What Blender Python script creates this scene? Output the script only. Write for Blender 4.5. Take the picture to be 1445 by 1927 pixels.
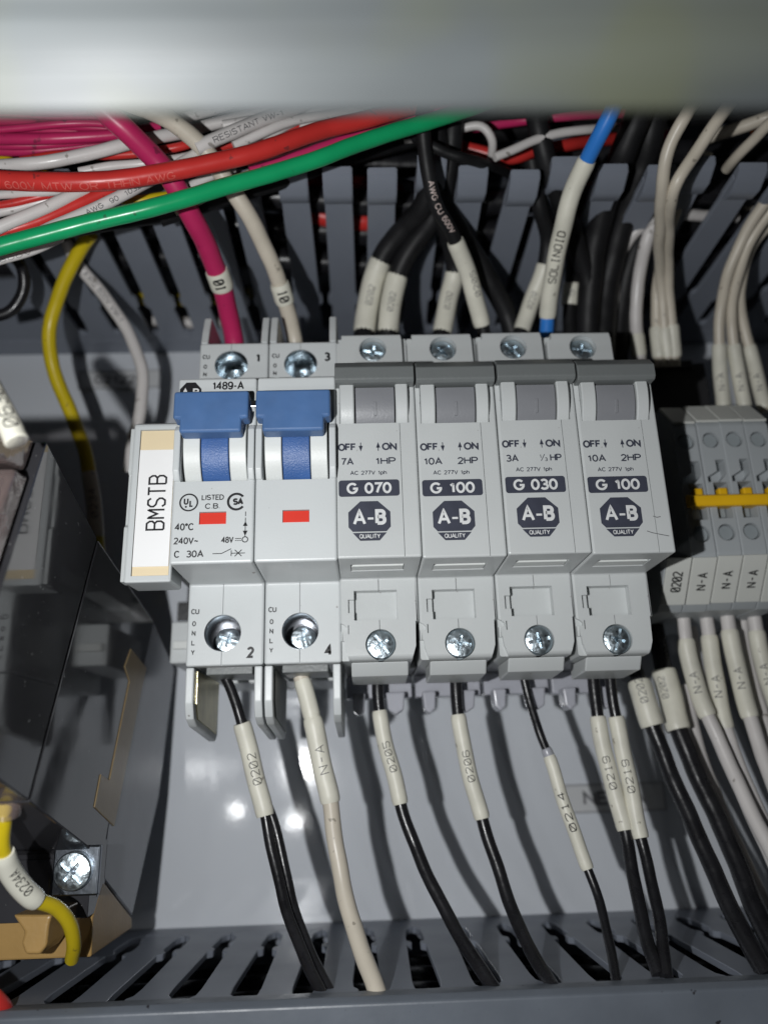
import bpy, bmesh, math, random
import numpy as np
from mathutils import Vector, Matrix
random.seed(7)
for o in list(bpy.data.objects): bpy.data.objects.remove(o)
scene = bpy.context.scene
col = scene.collection
S = 0.001                      # everything is written in millimetres: x right, d out of the panel, z up

# ------------------------------------------------------------------ camera
D = 250.0                      # camera to back panel
PW, PH = 1445.0, 1927.0
cx, cy = PW/2, PH/2
_v1 = np.array([690, 1437.]); _v2 = np.array([574, -3611.])
F = float(np.sqrt(-((_v1-[cx, cy]) @ (_v2-[cx, cy]))))
_n = np.array([_v1[0]-cx, _v1[1]-cy, F]); _n /= np.linalg.norm(_n)
_u = np.array([_v2[0]-cx, _v2[1]-cy, F]); _u /= np.linalg.norm(_u)
_u -= (_u @ _n)*_n; _u /= np.linalg.norm(_u)
_x = np.cross(_n, _u)
if _x[0] < 0: _x = -_x
def at(px, py, d):             # a photo pixel at a measured height above the panel -> millimetres (x, d, z)
    r = np.array([px-cx, py-cy, F]); a, b, c = r @ _x, r @ _n, r @ _u
    t = (D-d)/b
    return (a*t, d, c*t)
def proj(p):
    q = p[0]*_x + (D-p[1])*_n + p[2]*_u
    return cx+F*q[0]/q[2], cy+F*q[1]/q[2], q[2]
right = Vector((_x[0], _n[0], _u[0])); down = Vector((_x[1], _n[1], _u[1])); fwd = Vector((_x[2], _n[2], _u[2]))
cam_d = bpy.data.cameras.new('camera'); cam = bpy.data.objects.new('camera', cam_d); col.objects.link(cam)
cam.matrix_world = Matrix(((right.x, -down.x, -fwd.x, 0), (right.y, -down.y, -fwd.y, -D*S), (right.z, -down.z, -fwd.z, 0), (0, 0, 0, 1)))
cam_d.sensor_fit = 'VERTICAL'; cam_d.sensor_height = 24.0; cam_d.lens = 24.0*F/PH
cam_d.clip_start = 0.005; cam_d.clip_end = 10
cam_d.dof.use_dof = True; cam_d.dof.focus_distance = 0.163; cam_d.dof.aperture_fstop = cam_d.lens/2.7
scene.camera = cam
scene.render.resolution_x, scene.render.resolution_y = 767, 1024

# ------------------------------------------------------------------ light: the phone's own flash beside the lens, dim cabinet ambience, and two added glare lamps
w = bpy.data.worlds.new('World'); scene.world = w; w.use_nodes = True
w.node_tree.nodes['Background'].inputs[0].default_value = (0.85, 0.92, 1.0, 1)
w.node_tree.nodes['Background'].inputs[1].default_value = 0.007
def flash(name, x, d, z, power, size):
    l = bpy.data.lights.new(name, 'AREA'); l.shape = 'DISK'; l.size = size*S; l.energy = power; l.color = (0.985, 0.995, 1.0)
    o = bpy.data.objects.new(name, l); col.objects.link(o); o.location = (x*S, -d*S, z*S)
    tgt = Vector((4*S, -90*S, 62*S)); o.rotation_euler = (tgt-o.location).to_track_quat('-Z', 'Y').to_euler()
flash('flash', -39.5, 249, 0, 0.308, 3.2)
flash('glare_lamp', -43, 247, -31, 0.014, 6.5)  # added lamp without a known source, makes the right glare spot on the panel
flash('glare_lamp', -78, 248, -24, 0.009, 5.5)  # second added lamp, only there for the left glare spot
vs = scene.view_settings; vs.view_transform = 'Standard'; vs.look = 'None'; vs.exposure = 0; vs.gamma = 1; vs.use_curve_mapping = False
scene.render.engine = 'CYCLES'
scene.cycles.max_bounces = 8

# ------------------------------------------------------------------ materials
UG = 'wires entering the upper terminals'; TG = 'wires lying across the upper duct'
M = {}
def mat(name, c, rough=0.4, metal=0.0, bump=0.0, bscale=900, var=0.06, vscale=60, coat=0.0, trans=0.0, ior=1.45, spec=0.5, rvar=0.0, stretch=None, sss=0.0, speck=None, sscale=500, sth=0.70):
    m = bpy.data.materials.new(name); m.use_nodes = True; nt = m.node_tree; b = nt.nodes['Principled BSDF']
    b.inputs['Roughness'].default_value = rough; b.inputs['Metallic'].default_value = metal
    b.inputs['Coat Weight'].default_value = coat; b.inputs['Coat Roughness'].default_value = 0.06
    b.inputs['Transmission Weight'].default_value = trans; b.inputs['IOR'].default_value = ior
    b.inputs['Specular IOR Level'].default_value = spec
    tc = nt.nodes.new('ShaderNodeTexCoord'); src = tc.outputs['Object']
    if stretch:
        mp = nt.nodes.new('ShaderNodeMapping'); mp.inputs['Scale'].default_value = stretch; nt.links.new(src, mp.inputs[0]); src = mp.outputs[0]
    n = nt.nodes.new('ShaderNodeTexNoise'); n.inputs['Scale'].default_value = vscale; n.inputs['Detail'].default_value = 5
    nt.links.new(src, n.inputs['Vector'])
    r = nt.nodes.new('ShaderNodeValToRGB'); e = r.color_ramp.elements
    e[0].position, e[1].position = 0.3, 0.7
    e[0].color = (c[0]*(1-var), c[1]*(1-var), c[2]*(1-var), 1); e[1].color = (min(1, c[0]*(1+var)), min(1, c[1]*(1+var)), min(1, c[2]*(1+var)), 1)
    nt.links.new(n.outputs['Fac'], r.inputs[0]); base = r.outputs[0]
    if speck:                                   # sparse grime or dust flecks
        ns = nt.nodes.new('ShaderNodeTexNoise'); ns.inputs['Scale'].default_value = sscale; ns.inputs['Detail'].default_value = 2; nt.links.new(tc.outputs['Object'], ns.inputs['Vector'])
        ms = nt.nodes.new('ShaderNodeMapRange'); ms.inputs['From Min'].default_value = sth; ms.inputs['From Max'].default_value = sth+0.04; nt.links.new(ns.outputs['Fac'], ms.inputs['Value'])
        mx = nt.nodes.new('ShaderNodeMix'); mx.data_type = 'RGBA'; nt.links.new(ms.outputs[0], mx.inputs['Factor']); nt.links.new(base, mx.inputs['A']); mx.inputs['B'].default_value = (*speck, 1); base = mx.outputs['Result']
    nt.links.new(base, b.inputs['Base Color'])
    if rvar:
        n2 = nt.nodes.new('ShaderNodeTexNoise'); n2.inputs['Scale'].default_value = vscale*2.3; n2.inputs['Detail'].default_value = 6; nt.links.new(src, n2.inputs['Vector'])
        mr = nt.nodes.new('ShaderNodeMapRange'); mr.inputs['From Min'].default_value = 0.3; mr.inputs['From Max'].default_value = 0.7
        mr.inputs['To Min'].default_value = max(0.02, rough-rvar); mr.inputs['To Max'].default_value = rough+rvar
        nt.links.new(n2.outputs['Fac'], mr.inputs['Value']); nt.links.new(mr.outputs[0], b.inputs['Roughness'])
    if bump:
        n3 = nt.nodes.new('ShaderNodeTexNoise'); n3.inputs['Scale'].default_value = bscale; n3.inputs['Detail'].default_value = 3; nt.links.new(src, n3.inputs['Vector'])
        bp = nt.nodes.new('ShaderNodeBump'); bp.inputs['Strength'].default_value = bump; bp.inputs['Distance'].default_value = 0.0002
        nt.links.new(n3.outputs['Fac'], bp.inputs['Height']); nt.links.new(bp.outputs[0], b.inputs['Normal'])
    if sss:
        b.inputs['Subsurface Weight'].default_value = sss; b.inputs['Subsurface Scale'].default_value = 0.001; b.inputs['Subsurface Radius'].default_value = (1, 0.8, 0.6)
    M[name] = m
    return m
mat('grey_plastic', (0.525, 0.55, 0.555), 0.38, bump=0.10, bscale=2500, var=0.03, vscale=40, rvar=0.07, speck=(0.22, 0.21, 0.2), sscale=420, sth=0.735)
mat('grey_plastic_warm', (0.485, 0.505, 0.505), 0.36, bump=0.10, bscale=2500, var=0.04, vscale=50, rvar=0.08, speck=(0.2, 0.19, 0.18), sscale=420, sth=0.73)
mat('drum_white', (0.62, 0.64, 0.625), 0.42, bump=0.12, bscale=2000, var=0.02, speck=(0.35, 0.33, 0.3), sscale=500, sth=0.74)
mat('blue_plastic', (0.066, 0.140, 0.305), 0.46, bump=0.10, bscale=2600, var=0.10, vscale=150, rvar=0.08)
mat('blue_grained', (0.045, 0.11, 0.295), 0.38, bump=0.55, bscale=3200, var=0.10, vscale=150)
mat('dark_grey_plastic', (0.135, 0.145, 0.145), 0.40, bump=0.25, bscale=1700, var=0.05, rvar=0.06)
mat('roller_grey', (0.195, 0.20, 0.215), 0.36, bump=0.16, bscale=2200, var=0.06, vscale=90)
mat('red_plastic', (0.62, 0.035, 0.02), 0.38, var=0.05)
mat('ink', (0.012, 0.012, 0.014), 0.5, var=0.2, vscale=900)
mat('ink_grey', (0.10, 0.10, 0.105), 0.6, var=0.3, vscale=1500)
mat('slate_ink', (0.042, 0.046, 0.066), 0.42, var=0.12, vscale=300)
mat('white_ink', (0.62, 0.63, 0.63), 0.45, var=0.08, vscale=600)
mat('red_print', (0.58, 0.10, 0.085), 0.5, var=0.2, vscale=900)
mat('pale_print', (0.55, 0.45, 0.42), 0.5, var=0.2, vscale=900)
mat('screw_zinc', (0.56, 0.64, 0.69), 0.38, metal=1.0, bump=1.0, bscale=2600, var=0.16, vscale=1500, rvar=0.12)
mat('zinc_dark', (0.20, 0.22, 0.25), 0.3, metal=1.0, bump=0.3, bscale=600, var=0.2, vscale=200)
mat('zinc', (0.60, 0.66, 0.70), 0.24, metal=1.0, bump=0.6, bscale=800, var=0.12, vscale=300, rvar=0.10)
mat('steel_bright', (0.72, 0.73, 0.74), 0.2, metal=1.0, bump=0.2, bscale=900)
mat('dark_liner', (0.24, 0.25, 0.27), 0.22, metal=0.8, var=0.1)
mat('brass_plate', (0.62, 0.56, 0.36), 0.28, metal=1.0, bump=0.3, bscale=1500, var=0.15, vscale=200)
mat('panel_paint', (0.63, 0.66, 0.705), 0.085, bump=0.05, bscale=650, var=0.03, vscale=25, rvar=0.02)
mat('duct_grey', (0.205, 0.226, 0.27), 0.42, bump=0.12, bscale=1500, var=0.06, vscale=30, rvar=0.06)
mat('duct_cover_grey', (0.125, 0.142, 0.168), 0.40, bump=0.18, bscale=500, var=0.10, vscale=70, rvar=0.08, speck=(0.03, 0.03, 0.035), sscale=600, sth=0.7)
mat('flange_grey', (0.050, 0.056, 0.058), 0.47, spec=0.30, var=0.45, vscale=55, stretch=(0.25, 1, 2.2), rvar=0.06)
mat('cream_strip', (0.72, 0.60, 0.40), 0.45, var=0.04)
mat('paper_white', (0.80, 0.80, 0.80), 0.5, var=0.02)
mat('tag_white', (0.60, 0.61, 0.575), 0.45, var=0.05, vscale=90)
mat('terminal_grey', (0.36, 0.385, 0.40), 0.42, bump=0.1, var=0.05)
mat('terminal_dark', (0.27, 0.30, 0.315), 0.42, var=0.06)
mat('jumper_yellow', (0.80, 0.46, 0.012), 0.36, var=0.08)
mat('gloss_black', (0.034, 0.034, 0.038), 0.075, bump=0.03, bscale=300, var=0.25, vscale=40, rvar=0.05, spec=0.75, speck=(0.3, 0.3, 0.3), sscale=900, sth=0.73)
mat('relay_grey', (0.19, 0.20, 0.225), 0.22, bump=0.1, bscale=900, var=0.1)
mat('tan_dull', (0.25, 0.185, 0.10), 0.34, bump=0.2, bscale=900, var=0.12, vscale=90)
mat('tan_plastic', (0.36, 0.225, 0.08), 0.38, bump=0.25, bscale=900, var=0.12, vscale=90)
def clear(name, tint):
    m = bpy.data.materials.new(name); m.use_nodes = True; nt = m.node_tree; nt.nodes.remove(nt.nodes['Principled BSDF']); out = nt.nodes['Material Output']
    tr = nt.nodes.new('ShaderNodeBsdfTransparent'); tr.inputs[0].default_value = (*tint, 1); gl = nt.nodes.new('ShaderNodeBsdfGlossy'); gl.inputs['Roughness'].default_value = 0.07
    df = nt.nodes.new('ShaderNodeBsdfDiffuse'); df.inputs[0].default_value = (0.80, 0.62, 0.59, 1); m0 = nt.nodes.new('ShaderNodeMixShader'); m0.inputs[0].default_value = 0.16
    fr = nt.nodes.new('ShaderNodeFresnel'); fr.inputs[0].default_value = 1.6; mx = nt.nodes.new('ShaderNodeMixShader')
    ns = nt.nodes.new('ShaderNodeTexNoise'); ns.inputs['Scale'].default_value = 160; tc = nt.nodes.new('ShaderNodeTexCoord'); nt.links.new(tc.outputs['Object'], ns.inputs['Vector'])
    bp = nt.nodes.new('ShaderNodeBump'); bp.inputs['Strength'].default_value = 0.35; bp.inputs['Distance'].default_value = 0.0012; nt.links.new(ns.outputs['Fac'], bp.inputs['Height'])
    nt.links.new(bp.outputs[0], gl.inputs['Normal']); nt.links.new(bp.outputs[0], fr.inputs['Normal'])
    nt.links.new(tr.outputs[0], m0.inputs[1]); nt.links.new(df.outputs[0], m0.inputs[2]); nt.links.new(fr.outputs[0], mx.inputs[0]); nt.links.new(m0.outputs[0], mx.inputs[1]); nt.links.new(gl.outputs[0], mx.inputs[2]); nt.links.new(mx.outputs[0], out.inputs[0])
    M[name] = m
clear('clear_plastic', (0.93, 0.90, 0.89))
mat('milky_plastic', (0.55, 0.56, 0.62), 0.25, trans=0.35, var=0.05)
mat('pink_card', (0.55, 0.27, 0.25), 0.5, var=0.15)
mat('label_frame', (0.40, 0.41, 0.43), 0.4, var=0.05)
mat('ink_faded', (0.19, 0.19, 0.2), 0.6, var=0.3, vscale=700)
mat('label_tape', (0.58, 0.59, 0.60), 0.35, var=0.04)
mat('copper', (0.75, 0.32, 0.16), 0.3, metal=1.0)
mat('sticker_yellow', (0.088, 0.088, 0.042), 0.5, spec=0.3, var=0.15)
mat('sticker_olive', (0.050, 0.056, 0.036), 0.55, spec=0.25, var=0.15)
mat('shade_black', (0.02, 0.02, 0.022), 0.6)
# insulation
mat('ins_black', (0.012, 0.012, 0.014), 0.30, bump=0.25, bscale=700, var=0.3, vscale=200, rvar=0.08)
mat('ins_black_dull', (0.010, 0.010, 0.011), 0.5, bump=0.25, bscale=700, var=0.3, vscale=200, spec=0.3)
mat('ins_white', (0.60, 0.575, 0.56), 0.33, bump=0.15, bscale=500, var=0.06, vscale=120, rvar=0.08, speck=(0.3, 0.28, 0.26), sscale=420, sth=0.69)
mat('ins_beige', (0.56, 0.51, 0.425), 0.36, bump=0.15, bscale=500, var=0.07, vscale=120, speck=(0.3, 0.27, 0.22), sscale=420, sth=0.69)
mat('ins_red', (0.52, 0.032, 0.028), 0.34, bump=0.15, bscale=500, var=0.12, vscale=80, speck=(0.25, 0.03, 0.03), sscale=420, sth=0.69)
mat('ins_pink', (0.46, 0.022, 0.105), 0.36, bump=0.15, bscale=500, var=0.10, vscale=80, speck=(0.22, 0.02, 0.06), sscale=420, sth=0.69)
mat('ins_green', (0.008, 0.31, 0.115), 0.26, bump=0.12, bscale=500, var=0.08, vscale=80, speck=(0.02, 0.16, 0.07), sscale=420, sth=0.69)
mat('ins_yellow', (0.56, 0.43, 0.012), 0.34, bump=0.15, bscale=500, var=0.08, vscale=80, speck=(0.26, 0.19, 0.02), sscale=420, sth=0.69)
mat('ins_blue', (0.030, 0.19, 0.60), 0.33, bump=0.12, bscale=500, var=0.08)
mat('ins_orange', (0.70, 0.16, 0.03), 0.36)
mat('sleeve', (0.67, 0.655, 0.565), 0.42, bump=0.3, bscale=450, var=0.10, vscale=140, speck=(0.33, 0.31, 0.26), sscale=500, sth=0.70)
mat('marker', (0.68, 0.67, 0.58), 0.40, var=0.04)

# ------------------------------------------------------------------ builders
ORG = {}                        # thing -> origin in mm
def tag(o, label=None, cat=None, group=None, kind=None):
    if label: o['label'] = label
    if cat: o['category'] = cat
    if group: o['group'] = group
    if kind: o['kind'] = kind
    return o
def thing(name, label, cat, org, group=None):
    o = bpy.data.objects.new(name, None); o.empty_display_size = 0.005; col.objects.link(o)
    o.location = (org[0]*S, -org[1]*S, org[2]*S); ORG[o] = org
    return tag(o, label, cat, group)
def link(name, verts, faces, m, parent=None, org=None, smooth=True, ang=35):
    if parent is not None: org = ORG[parent]
    if org is None: org = (0, 0, 0)
    me = bpy.data.meshes.new(name)
    me.from_pydata([((v[0]-org[0])*S, -(v[1]-org[1])*S, (v[2]-org[2])*S) for v in verts], [], faces)
    bm = bmesh.new(); bm.from_mesh(me); bmesh.ops.remove_doubles(bm, verts=bm.verts, dist=1e-7); bmesh.ops.recalc_face_normals(bm, faces=bm.faces); bm.to_mesh(me); bm.free()
    return fin(name, me, m, parent, org, smooth, ang)
def fin(name, me, m, parent, org, smooth=True, ang=35):
    if not me.materials: me.materials.append(M[m])
    if smooth:
        me.shade_smooth(); me.set_sharp_from_angle(angle=math.radians(ang))
    o = bpy.data.objects.new(name, me); col.objects.link(o)
    if parent is not None: o.parent = parent
    else: o.location = (org[0]*S, -org[1]*S, org[2]*S)
    ORG[o] = org
    return o
def solid(name, verts, faces, m, parent=None, org=None, bev=0.3, seg=2, smooth=True):
    if parent is not None: org = ORG[parent]
    if org is None: org = (0, 0, 0)
    me = bpy.data.meshes.new(name); bm = bmesh.new()
    vv = [bm.verts.new(((v[0]-org[0])*S, -(v[1]-org[1])*S, (v[2]-org[2])*S)) for v in verts]
    for f in faces: bm.faces.new([vv[i] for i in f])
    bmesh.ops.recalc_face_normals(bm, faces=bm.faces)
    if bev: bmesh.ops.bevel(bm, geom=list(bm.edges), offset=bev*S, segments=seg, profile=0.5, affect='EDGES', clamp_overlap=True)
    bm.to_mesh(me); bm.free()
    return fin(name, me, m, parent, org, smooth, 12)
def prism(name, pts3a, pts3b, m, parent=None, org=None, bev=0.3, seg=2):
    n = len(pts3a); v = list(pts3a)+list(pts3b)
    f = [list(range(n)), list(range(2*n-1, n-1, -1))]+[[i, (i+1) % n, n+(i+1) % n, n+i] for i in range(n)]
    return solid(name, v, f, m, parent, org, bev, seg)
def prism_x(name, prof, x0, x1, m, parent=None, org=None, bev=0.3, seg=2):      # prof (d, z)
    return prism(name, [(x0, a, b) for a, b in prof], [(x1, a, b) for a, b in prof], m, parent, org, bev, seg)
def prism_d(name, prof, d0, d1, m, parent=None, org=None, bev=0.3, seg=2):      # prof (x, z)
    return prism(name, [(a, d0, b) for a, b in prof], [(a, d1, b) for a, b in prof], m, parent, org, bev, seg)
def prism_z(name, prof, z0, z1, m, parent=None, org=None, bev=0.3, seg=2):      # prof (x, d)
    return prism(name, [(a, b, z0) for a, b in prof], [(a, b, z1) for a, b in prof], m, parent, org, bev, seg)
def box(name, x0, x1, d0, d1, z0, z1, m, parent=None, org=None, bev=0.3, seg=2):
    return prism_d(name, [(x0, z0), (x1, z0), (x1, z1), (x0, z1)], d0, d1, m, parent, org, bev, seg)
def cyl_d(name, x, z, r, d0, d1, m, parent=None, n=32, bev=0.0, r1=None):
    r1 = r if r1 is None else r1
    a = [(x+r*math.cos(2*math.pi*i/n), d0, z+r*math.sin(2*math.pi*i/n)) for i in range(n)]
    b = [(x+r1*math.cos(2*math.pi*i/n), d1, z+r1*math.sin(2*math.pi*i/n)) for i in range(n)]
    o = prism(name, a, b, m, parent, None, 0)
    return o
def arc_x(name, dc, zc, r, a0, a1, x0, x1, m, parent, n=20, bev=0.15, back=0):   # cylinder segment, axis along x; angles from +d towards +z
    prof = [(dc+r*math.cos(a0+(a1-a0)*i/n), zc+r*math.sin(a0+(a1-a0)*i/n)) for i in range(n+1)]
    prof += [(back, prof[-1][1]), (back, prof[0][1])]
    return prism_x(name, prof, x0, x1, m, parent, None, bev, 1)
def cut(o, cutters):
    for c in cutters:
        md = o.modifiers.new('cut', 'BOOLEAN'); md.operation = 'DIFFERENCE'; md.object = c; md.solver = 'EXACT'
    bpy.context.view_layer.update()
    dg = bpy.context.evaluated_depsgraph_get()
    me = bpy.data.meshes.new_from_object(o.evaluated_get(dg)); o.modifiers.clear(); old = o.data; o.data = me; bpy.data.meshes.remove(old)
    while len(me.materials) > 1: me.materials.pop()
    for p in me.polygons: p.material_index = 0
    me.shade_smooth(); me.set_sharp_from_angle(angle=math.radians(12))
    for c in cutters: d_ = c.data; bpy.data.objects.remove(c); bpy.data.meshes.remove(d_)

# ---- flat print: built-in font outlines and drawn strokes
def _arc(cx_, cy_, rx, ry, a0, a1, n=14):
    return [(cx_+rx*math.cos(math.radians(a0+(a1-a0)*i/n)), cy_+ry*math.sin(math.radians(a0+(a1-a0)*i/n))) for i in range(n+1)]
GLY = {'O': (.74, [_arc(.37, .5, .37, .5, 90, 450, 28)]), 'Q': (.74, [_arc(.37, .5, .37, .5, 90, 450, 28), [(.45, .25), (.74, -.02)]]), '0': (.54, [_arc(.27, .5, .27, .5, 90, 450, 28)]), 'C': (.70, [_arc(.37, .5, .37, .5, 40, 320, 24)]),
 'G': (.74, [_arc(.37, .5, .37, .5, 42, 345, 26)+[(.73, .46), (.42, .46)]]), 'D': (.68, [[(0, 0), (0, 1), (.26, 1)]+_arc(.26, .5, .40, .5, 80, -80, 16)+[(.26, 0), (0, 0)]]),
 'B': (.62, [[(0, 0), (0, 1), (.34, 1)]+_arc(.34, .765, .24, .235, 80, -80, 10)+[(.34, .53), (.03, .53)], [(.34, .53)]+_arc(.35, .265, .27, .265, 80, -80, 10)+[(.34, 0), (.03, 0)]]),
 'P': (.60, [[(0, 0), (0, 1), (.32, 1)]+_arc(.32, .73, .28, .27, 80, -80, 12)+[(.32, .46), (.03, .46)]]), 'S': (.62, [_arc(.31, .75, .29, .25, 25, 250, 14)+_arc(.31, .26, .31, .26, 65, -155, 14)]),
 'U': (.66, [[(0, 1), (0, .3)]+_arc(.33, .3, .33, .3, 190, 350, 14)+[(.66, .3), (.66, 1)]]), 'L': (.5, [[(0, 1), (0, 0), (.5, 0)]]), 'I': (.06, [[(.03, 0), (.03, 1)]]), 'T': (.62, [[(0, 1), (.62, 1)], [(.31, .97), (.31, 0)]]),
 'Y': (.66, [[(0, 1), (.33, .45), (.33, 0)], [(.66, 1), (.35, .48)]]), 'V': (.66, [[(0, 1), (.33, 0), (.66, 1)]]), 'A': (.70, [[(0, 0), (.35, 1), (.70, 0)], [(.13, .33), (.57, .33)]]), 'N': (.64, [[(0, 0), (0, 1), (.64, 0), (.64, 1)]]),
 'H': (.64, [[(0, 0), (0, 1)], [(.64, 0), (.64, 1)], [(.03, .53), (.61, .53)]]), 'F': (.52, [[(0, 0), (0, 1), (.52, 1)], [(.03, .53), (.46, .53)]]), 'E': (.54, [[(.54, 0), (0, 0), (0, 1), (.54, 1)], [(.03, .53), (.48, .53)]]),
 'M': (.78, [[(0, 0), (0, 1), (.39, .1), (.78, 1), (.78, 0)]]), 'R': (.64, [[(0, 0), (0, 1), (.34, 1)]+_arc(.34, .74, .28, .26, 80, -80, 12)+[(.34, .48), (.03, .48)], [(.36, .48), (.62, 0)]]), 'W': (.95, [[(0, 1), (.24, 0), (.475, .95), (.71, 0), (.95, 1)]]),
 '1': (.36, [[(.05, .74), (.24, .86), (.27, 1), (.27, 0)]]), '2': (.54, [_arc(.27, .72, .26, .28, 165, -30, 14)+[(.02, .0), (.54, 0)]]), '3': (.54, [_arc(.26, .75, .24, .25, 150, -80, 12)+[(.2, .53)], [(.26, .53)]+_arc(.26, .265, .28, .265, 80, -150, 14)]),
 '4': (.58, [[(.42, 0), (.42, 1), (0, .3), (.58, .3)]]), '5': (.54, [[(.48, 1), (.1, 1), (.05, .5)]+_arc(.26, .33, .28, .33, 125, -150, 16)]), '6': (.54, [_arc(.27, .62, .27, .38, 35, 180, 10)+_arc(.27, .32, .27, .32, 180, 540, 20)]),
 '7': (.52, [[(0, 1), (.52, 1), (.30, .5), (.18, 0)]]), '8': (.54, [_arc(.27, .76, .23, .24, -90, 270, 20), _arc(.27, .265, .27, .265, 90, 450, 20)]), '9': (.54, [_arc(.27, .38, .27, .38, 215, 360, 10)+_arc(.27, .68, .27, .32, 0, 360, 20)]),
 '-': (.34, [[(0, .4), (.34, .4)]]), '.': (.08, [[(.04, 0), (.04, .1)]]), '\u00b0': (.28, [_arc(.14, .86, .13, .13, 90, 450, 12)]), '~': (.5, [[(0, .36), (.1, .46), (.2, .46), (.32, .36), (.42, .36), (.5, .46)]]), ' ': (.3, []),
 'p': (.5, [[(0, -.28), (0, .7)], _arc(.25, .35, .24, .35, 150, -150, 16)]), 'h': (.48, [[(0, 0), (0, 1)], [(0, .45)]+_arc(.24, .46, .23, .24, 150, 0, 10)+[(.47, 0)]])}
def ribbon(P, t, V, Fc, lay):
    P = [np.array(p, float) for p in P]; Q = [P[0]]
    for p in P[1:]:
        L = np.linalg.norm(p-Q[-1])
        if L < 1e-6: continue
        k = max(1, int(L/0.35)); q0 = Q[-1]
        Q += [q0+(p-q0)*j/k for j in range(1, k+1)]
    P = Q; closed = np.linalg.norm(P[0]-P[-1]) < 1e-5
    if closed: P = P[:-1]
    n = len(P); m0 = len(V)
    for i in range(n):
        a_ = P[i-1] if (i > 0 or closed) else None; c_ = P[(i+1) % n] if (i < n-1 or closed) else None
        d1 = None if a_ is None else (P[i]-a_)/np.linalg.norm(P[i]-a_); d2 = None if c_ is None else (c_-P[i])/np.linalg.norm(c_-P[i])
        if d1 is None: d1 = d2
        if d2 is None: d2 = d1
        n1, n2 = np.array([-d1[1], d1[0]]), np.array([-d2[1], d2[0]]); mm = n1+n2; L = mm@mm
        mm = n1*0.7 if L < 0.25 else mm*2/L
        mm = mm*t/2
        if np.linalg.norm(mm) > t: mm *= t/np.linalg.norm(mm)
        V += [(*(P[i]-mm), lay), (*(P[i]+mm), lay)]
    for i in range(n if closed else n-1):
        j = (i+1) % n; Fc.append([m0+2*i, m0+2*j, m0+2*j+1, m0+2*i+1])
def text2(s, h, wd=None, bold=0.0):             # centred sans-serif lettering: capital height h, width wd
    t = h*(0.14+bold*2.6); adv = sum(GLY[c][0] for c in s)+0.20*(len(s)-1); hh = h-t
    kx = hh if wd is None else (wd-t)/adv
    V, Fc = [], []; x = 0
    for i, c in enumerate(s):
        for l, pl in enumerate(GLY[c][1]): ribbon([((x+a)*kx-adv*kx/2, b*hh-hh/2) for a, b in pl], t, V, Fc, l*0.006+0.002*(i % 2))
        x += GLY[c][0]+0.20
    return np.array(V), Fc
STROKES = {'0': [[(0, 1), (0, 5), (1, 6), (3, 6), (4, 5), (4, 1), (3, 0), (1, 0), (0, 1)], [(0.2, 0.8), (3.8, 5.2)]], '1': [[(1, 5), (2, 6), (2, 0)], [(1, 0), (3, 0)]],
 '2': [[(0, 5), (1, 6), (3, 6), (4, 5), (4, 4), (0, 0), (4, 0)]], '3': [[(0, 5), (1, 6), (3, 6), (4, 5), (4, 4), (3, 3), (1.5, 3)], [(3, 3), (4, 2), (4, 1), (3, 0), (1, 0), (0, 1)]],
 '4': [[(3, 0), (3, 6), (0, 2), (4, 2)]], '5': [[(4, 6), (0, 6), (0, 3.5), (3, 3.5), (4, 2.5), (4, 1), (3, 0), (1, 0), (0, 1)]],
 '6': [[(4, 5), (3, 6), (1, 6), (0, 5), (0, 1), (1, 0), (3, 0), (4, 1), (4, 2.5), (3, 3.5), (0, 3.2)]], '9': [[(0, 1), (1, 0), (3, 0), (4, 1), (4, 5), (3, 6), (1, 6), (0, 5), (0, 3.5), (1, 2.7), (4, 3)]],
 'N': [[(0, 0), (0, 6), (4, 0), (4, 6)]], 'A': [[(0, 0), (2, 6), (4, 0)], [(0.7, 2), (3.3, 2)]], '-': [[(0.8, 3), (3.2, 3)]], 'B': [[(0, 0), (0, 6), (3, 6), (4, 5), (4, 4), (3, 3.2), (0, 3.2)], [(3, 3.2), (4, 2.4), (4, 1), (3, 0), (0, 0)]],
 'M': [[(0, 0), (0, 6), (2, 2.5), (4, 6), (4, 0)]], 'S': [[(4, 5), (3, 6), (1, 6), (0, 5), (0, 4), (1, 3.2), (3, 2.8), (4, 2), (4, 1), (3, 0), (1, 0), (0, 1)]], 'T': [[(0, 6), (4, 6)], [(2, 6), (2, 0)]],
 'O': [[(0, 1), (0, 5), (1, 6), (3, 6), (4, 5), (4, 1), (3, 0), (1, 0), (0, 1)]], 'L': [[(0, 6), (0, 0), (4, 0)]], 'I': [[(2, 0), (2, 6)], [(1, 6), (3, 6)], [(1, 0), (3, 0)]], 'D': [[(0, 0), (0, 6), (2.6, 6), (4, 4.6), (4, 1.4), (2.6, 0), (0, 0)]], ' ': []}
def stroke2(s, h, wd, t):                      # centred plotter lettering: height h, total width wd, pen width t
    n = len(s); tot = n*4+(n-1)*1.6; kx, ky = wd/tot, h/6
    V, Fc = [], []
    for i, ch in enumerate(s):
        for l, pl in enumerate(STROKES[ch]): ribbon([((i*5.6+a)*kx-wd/2, b*ky-h/2) for a, b in pl], t, V, Fc, l*0.006)
    return np.array(V), Fc
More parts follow.
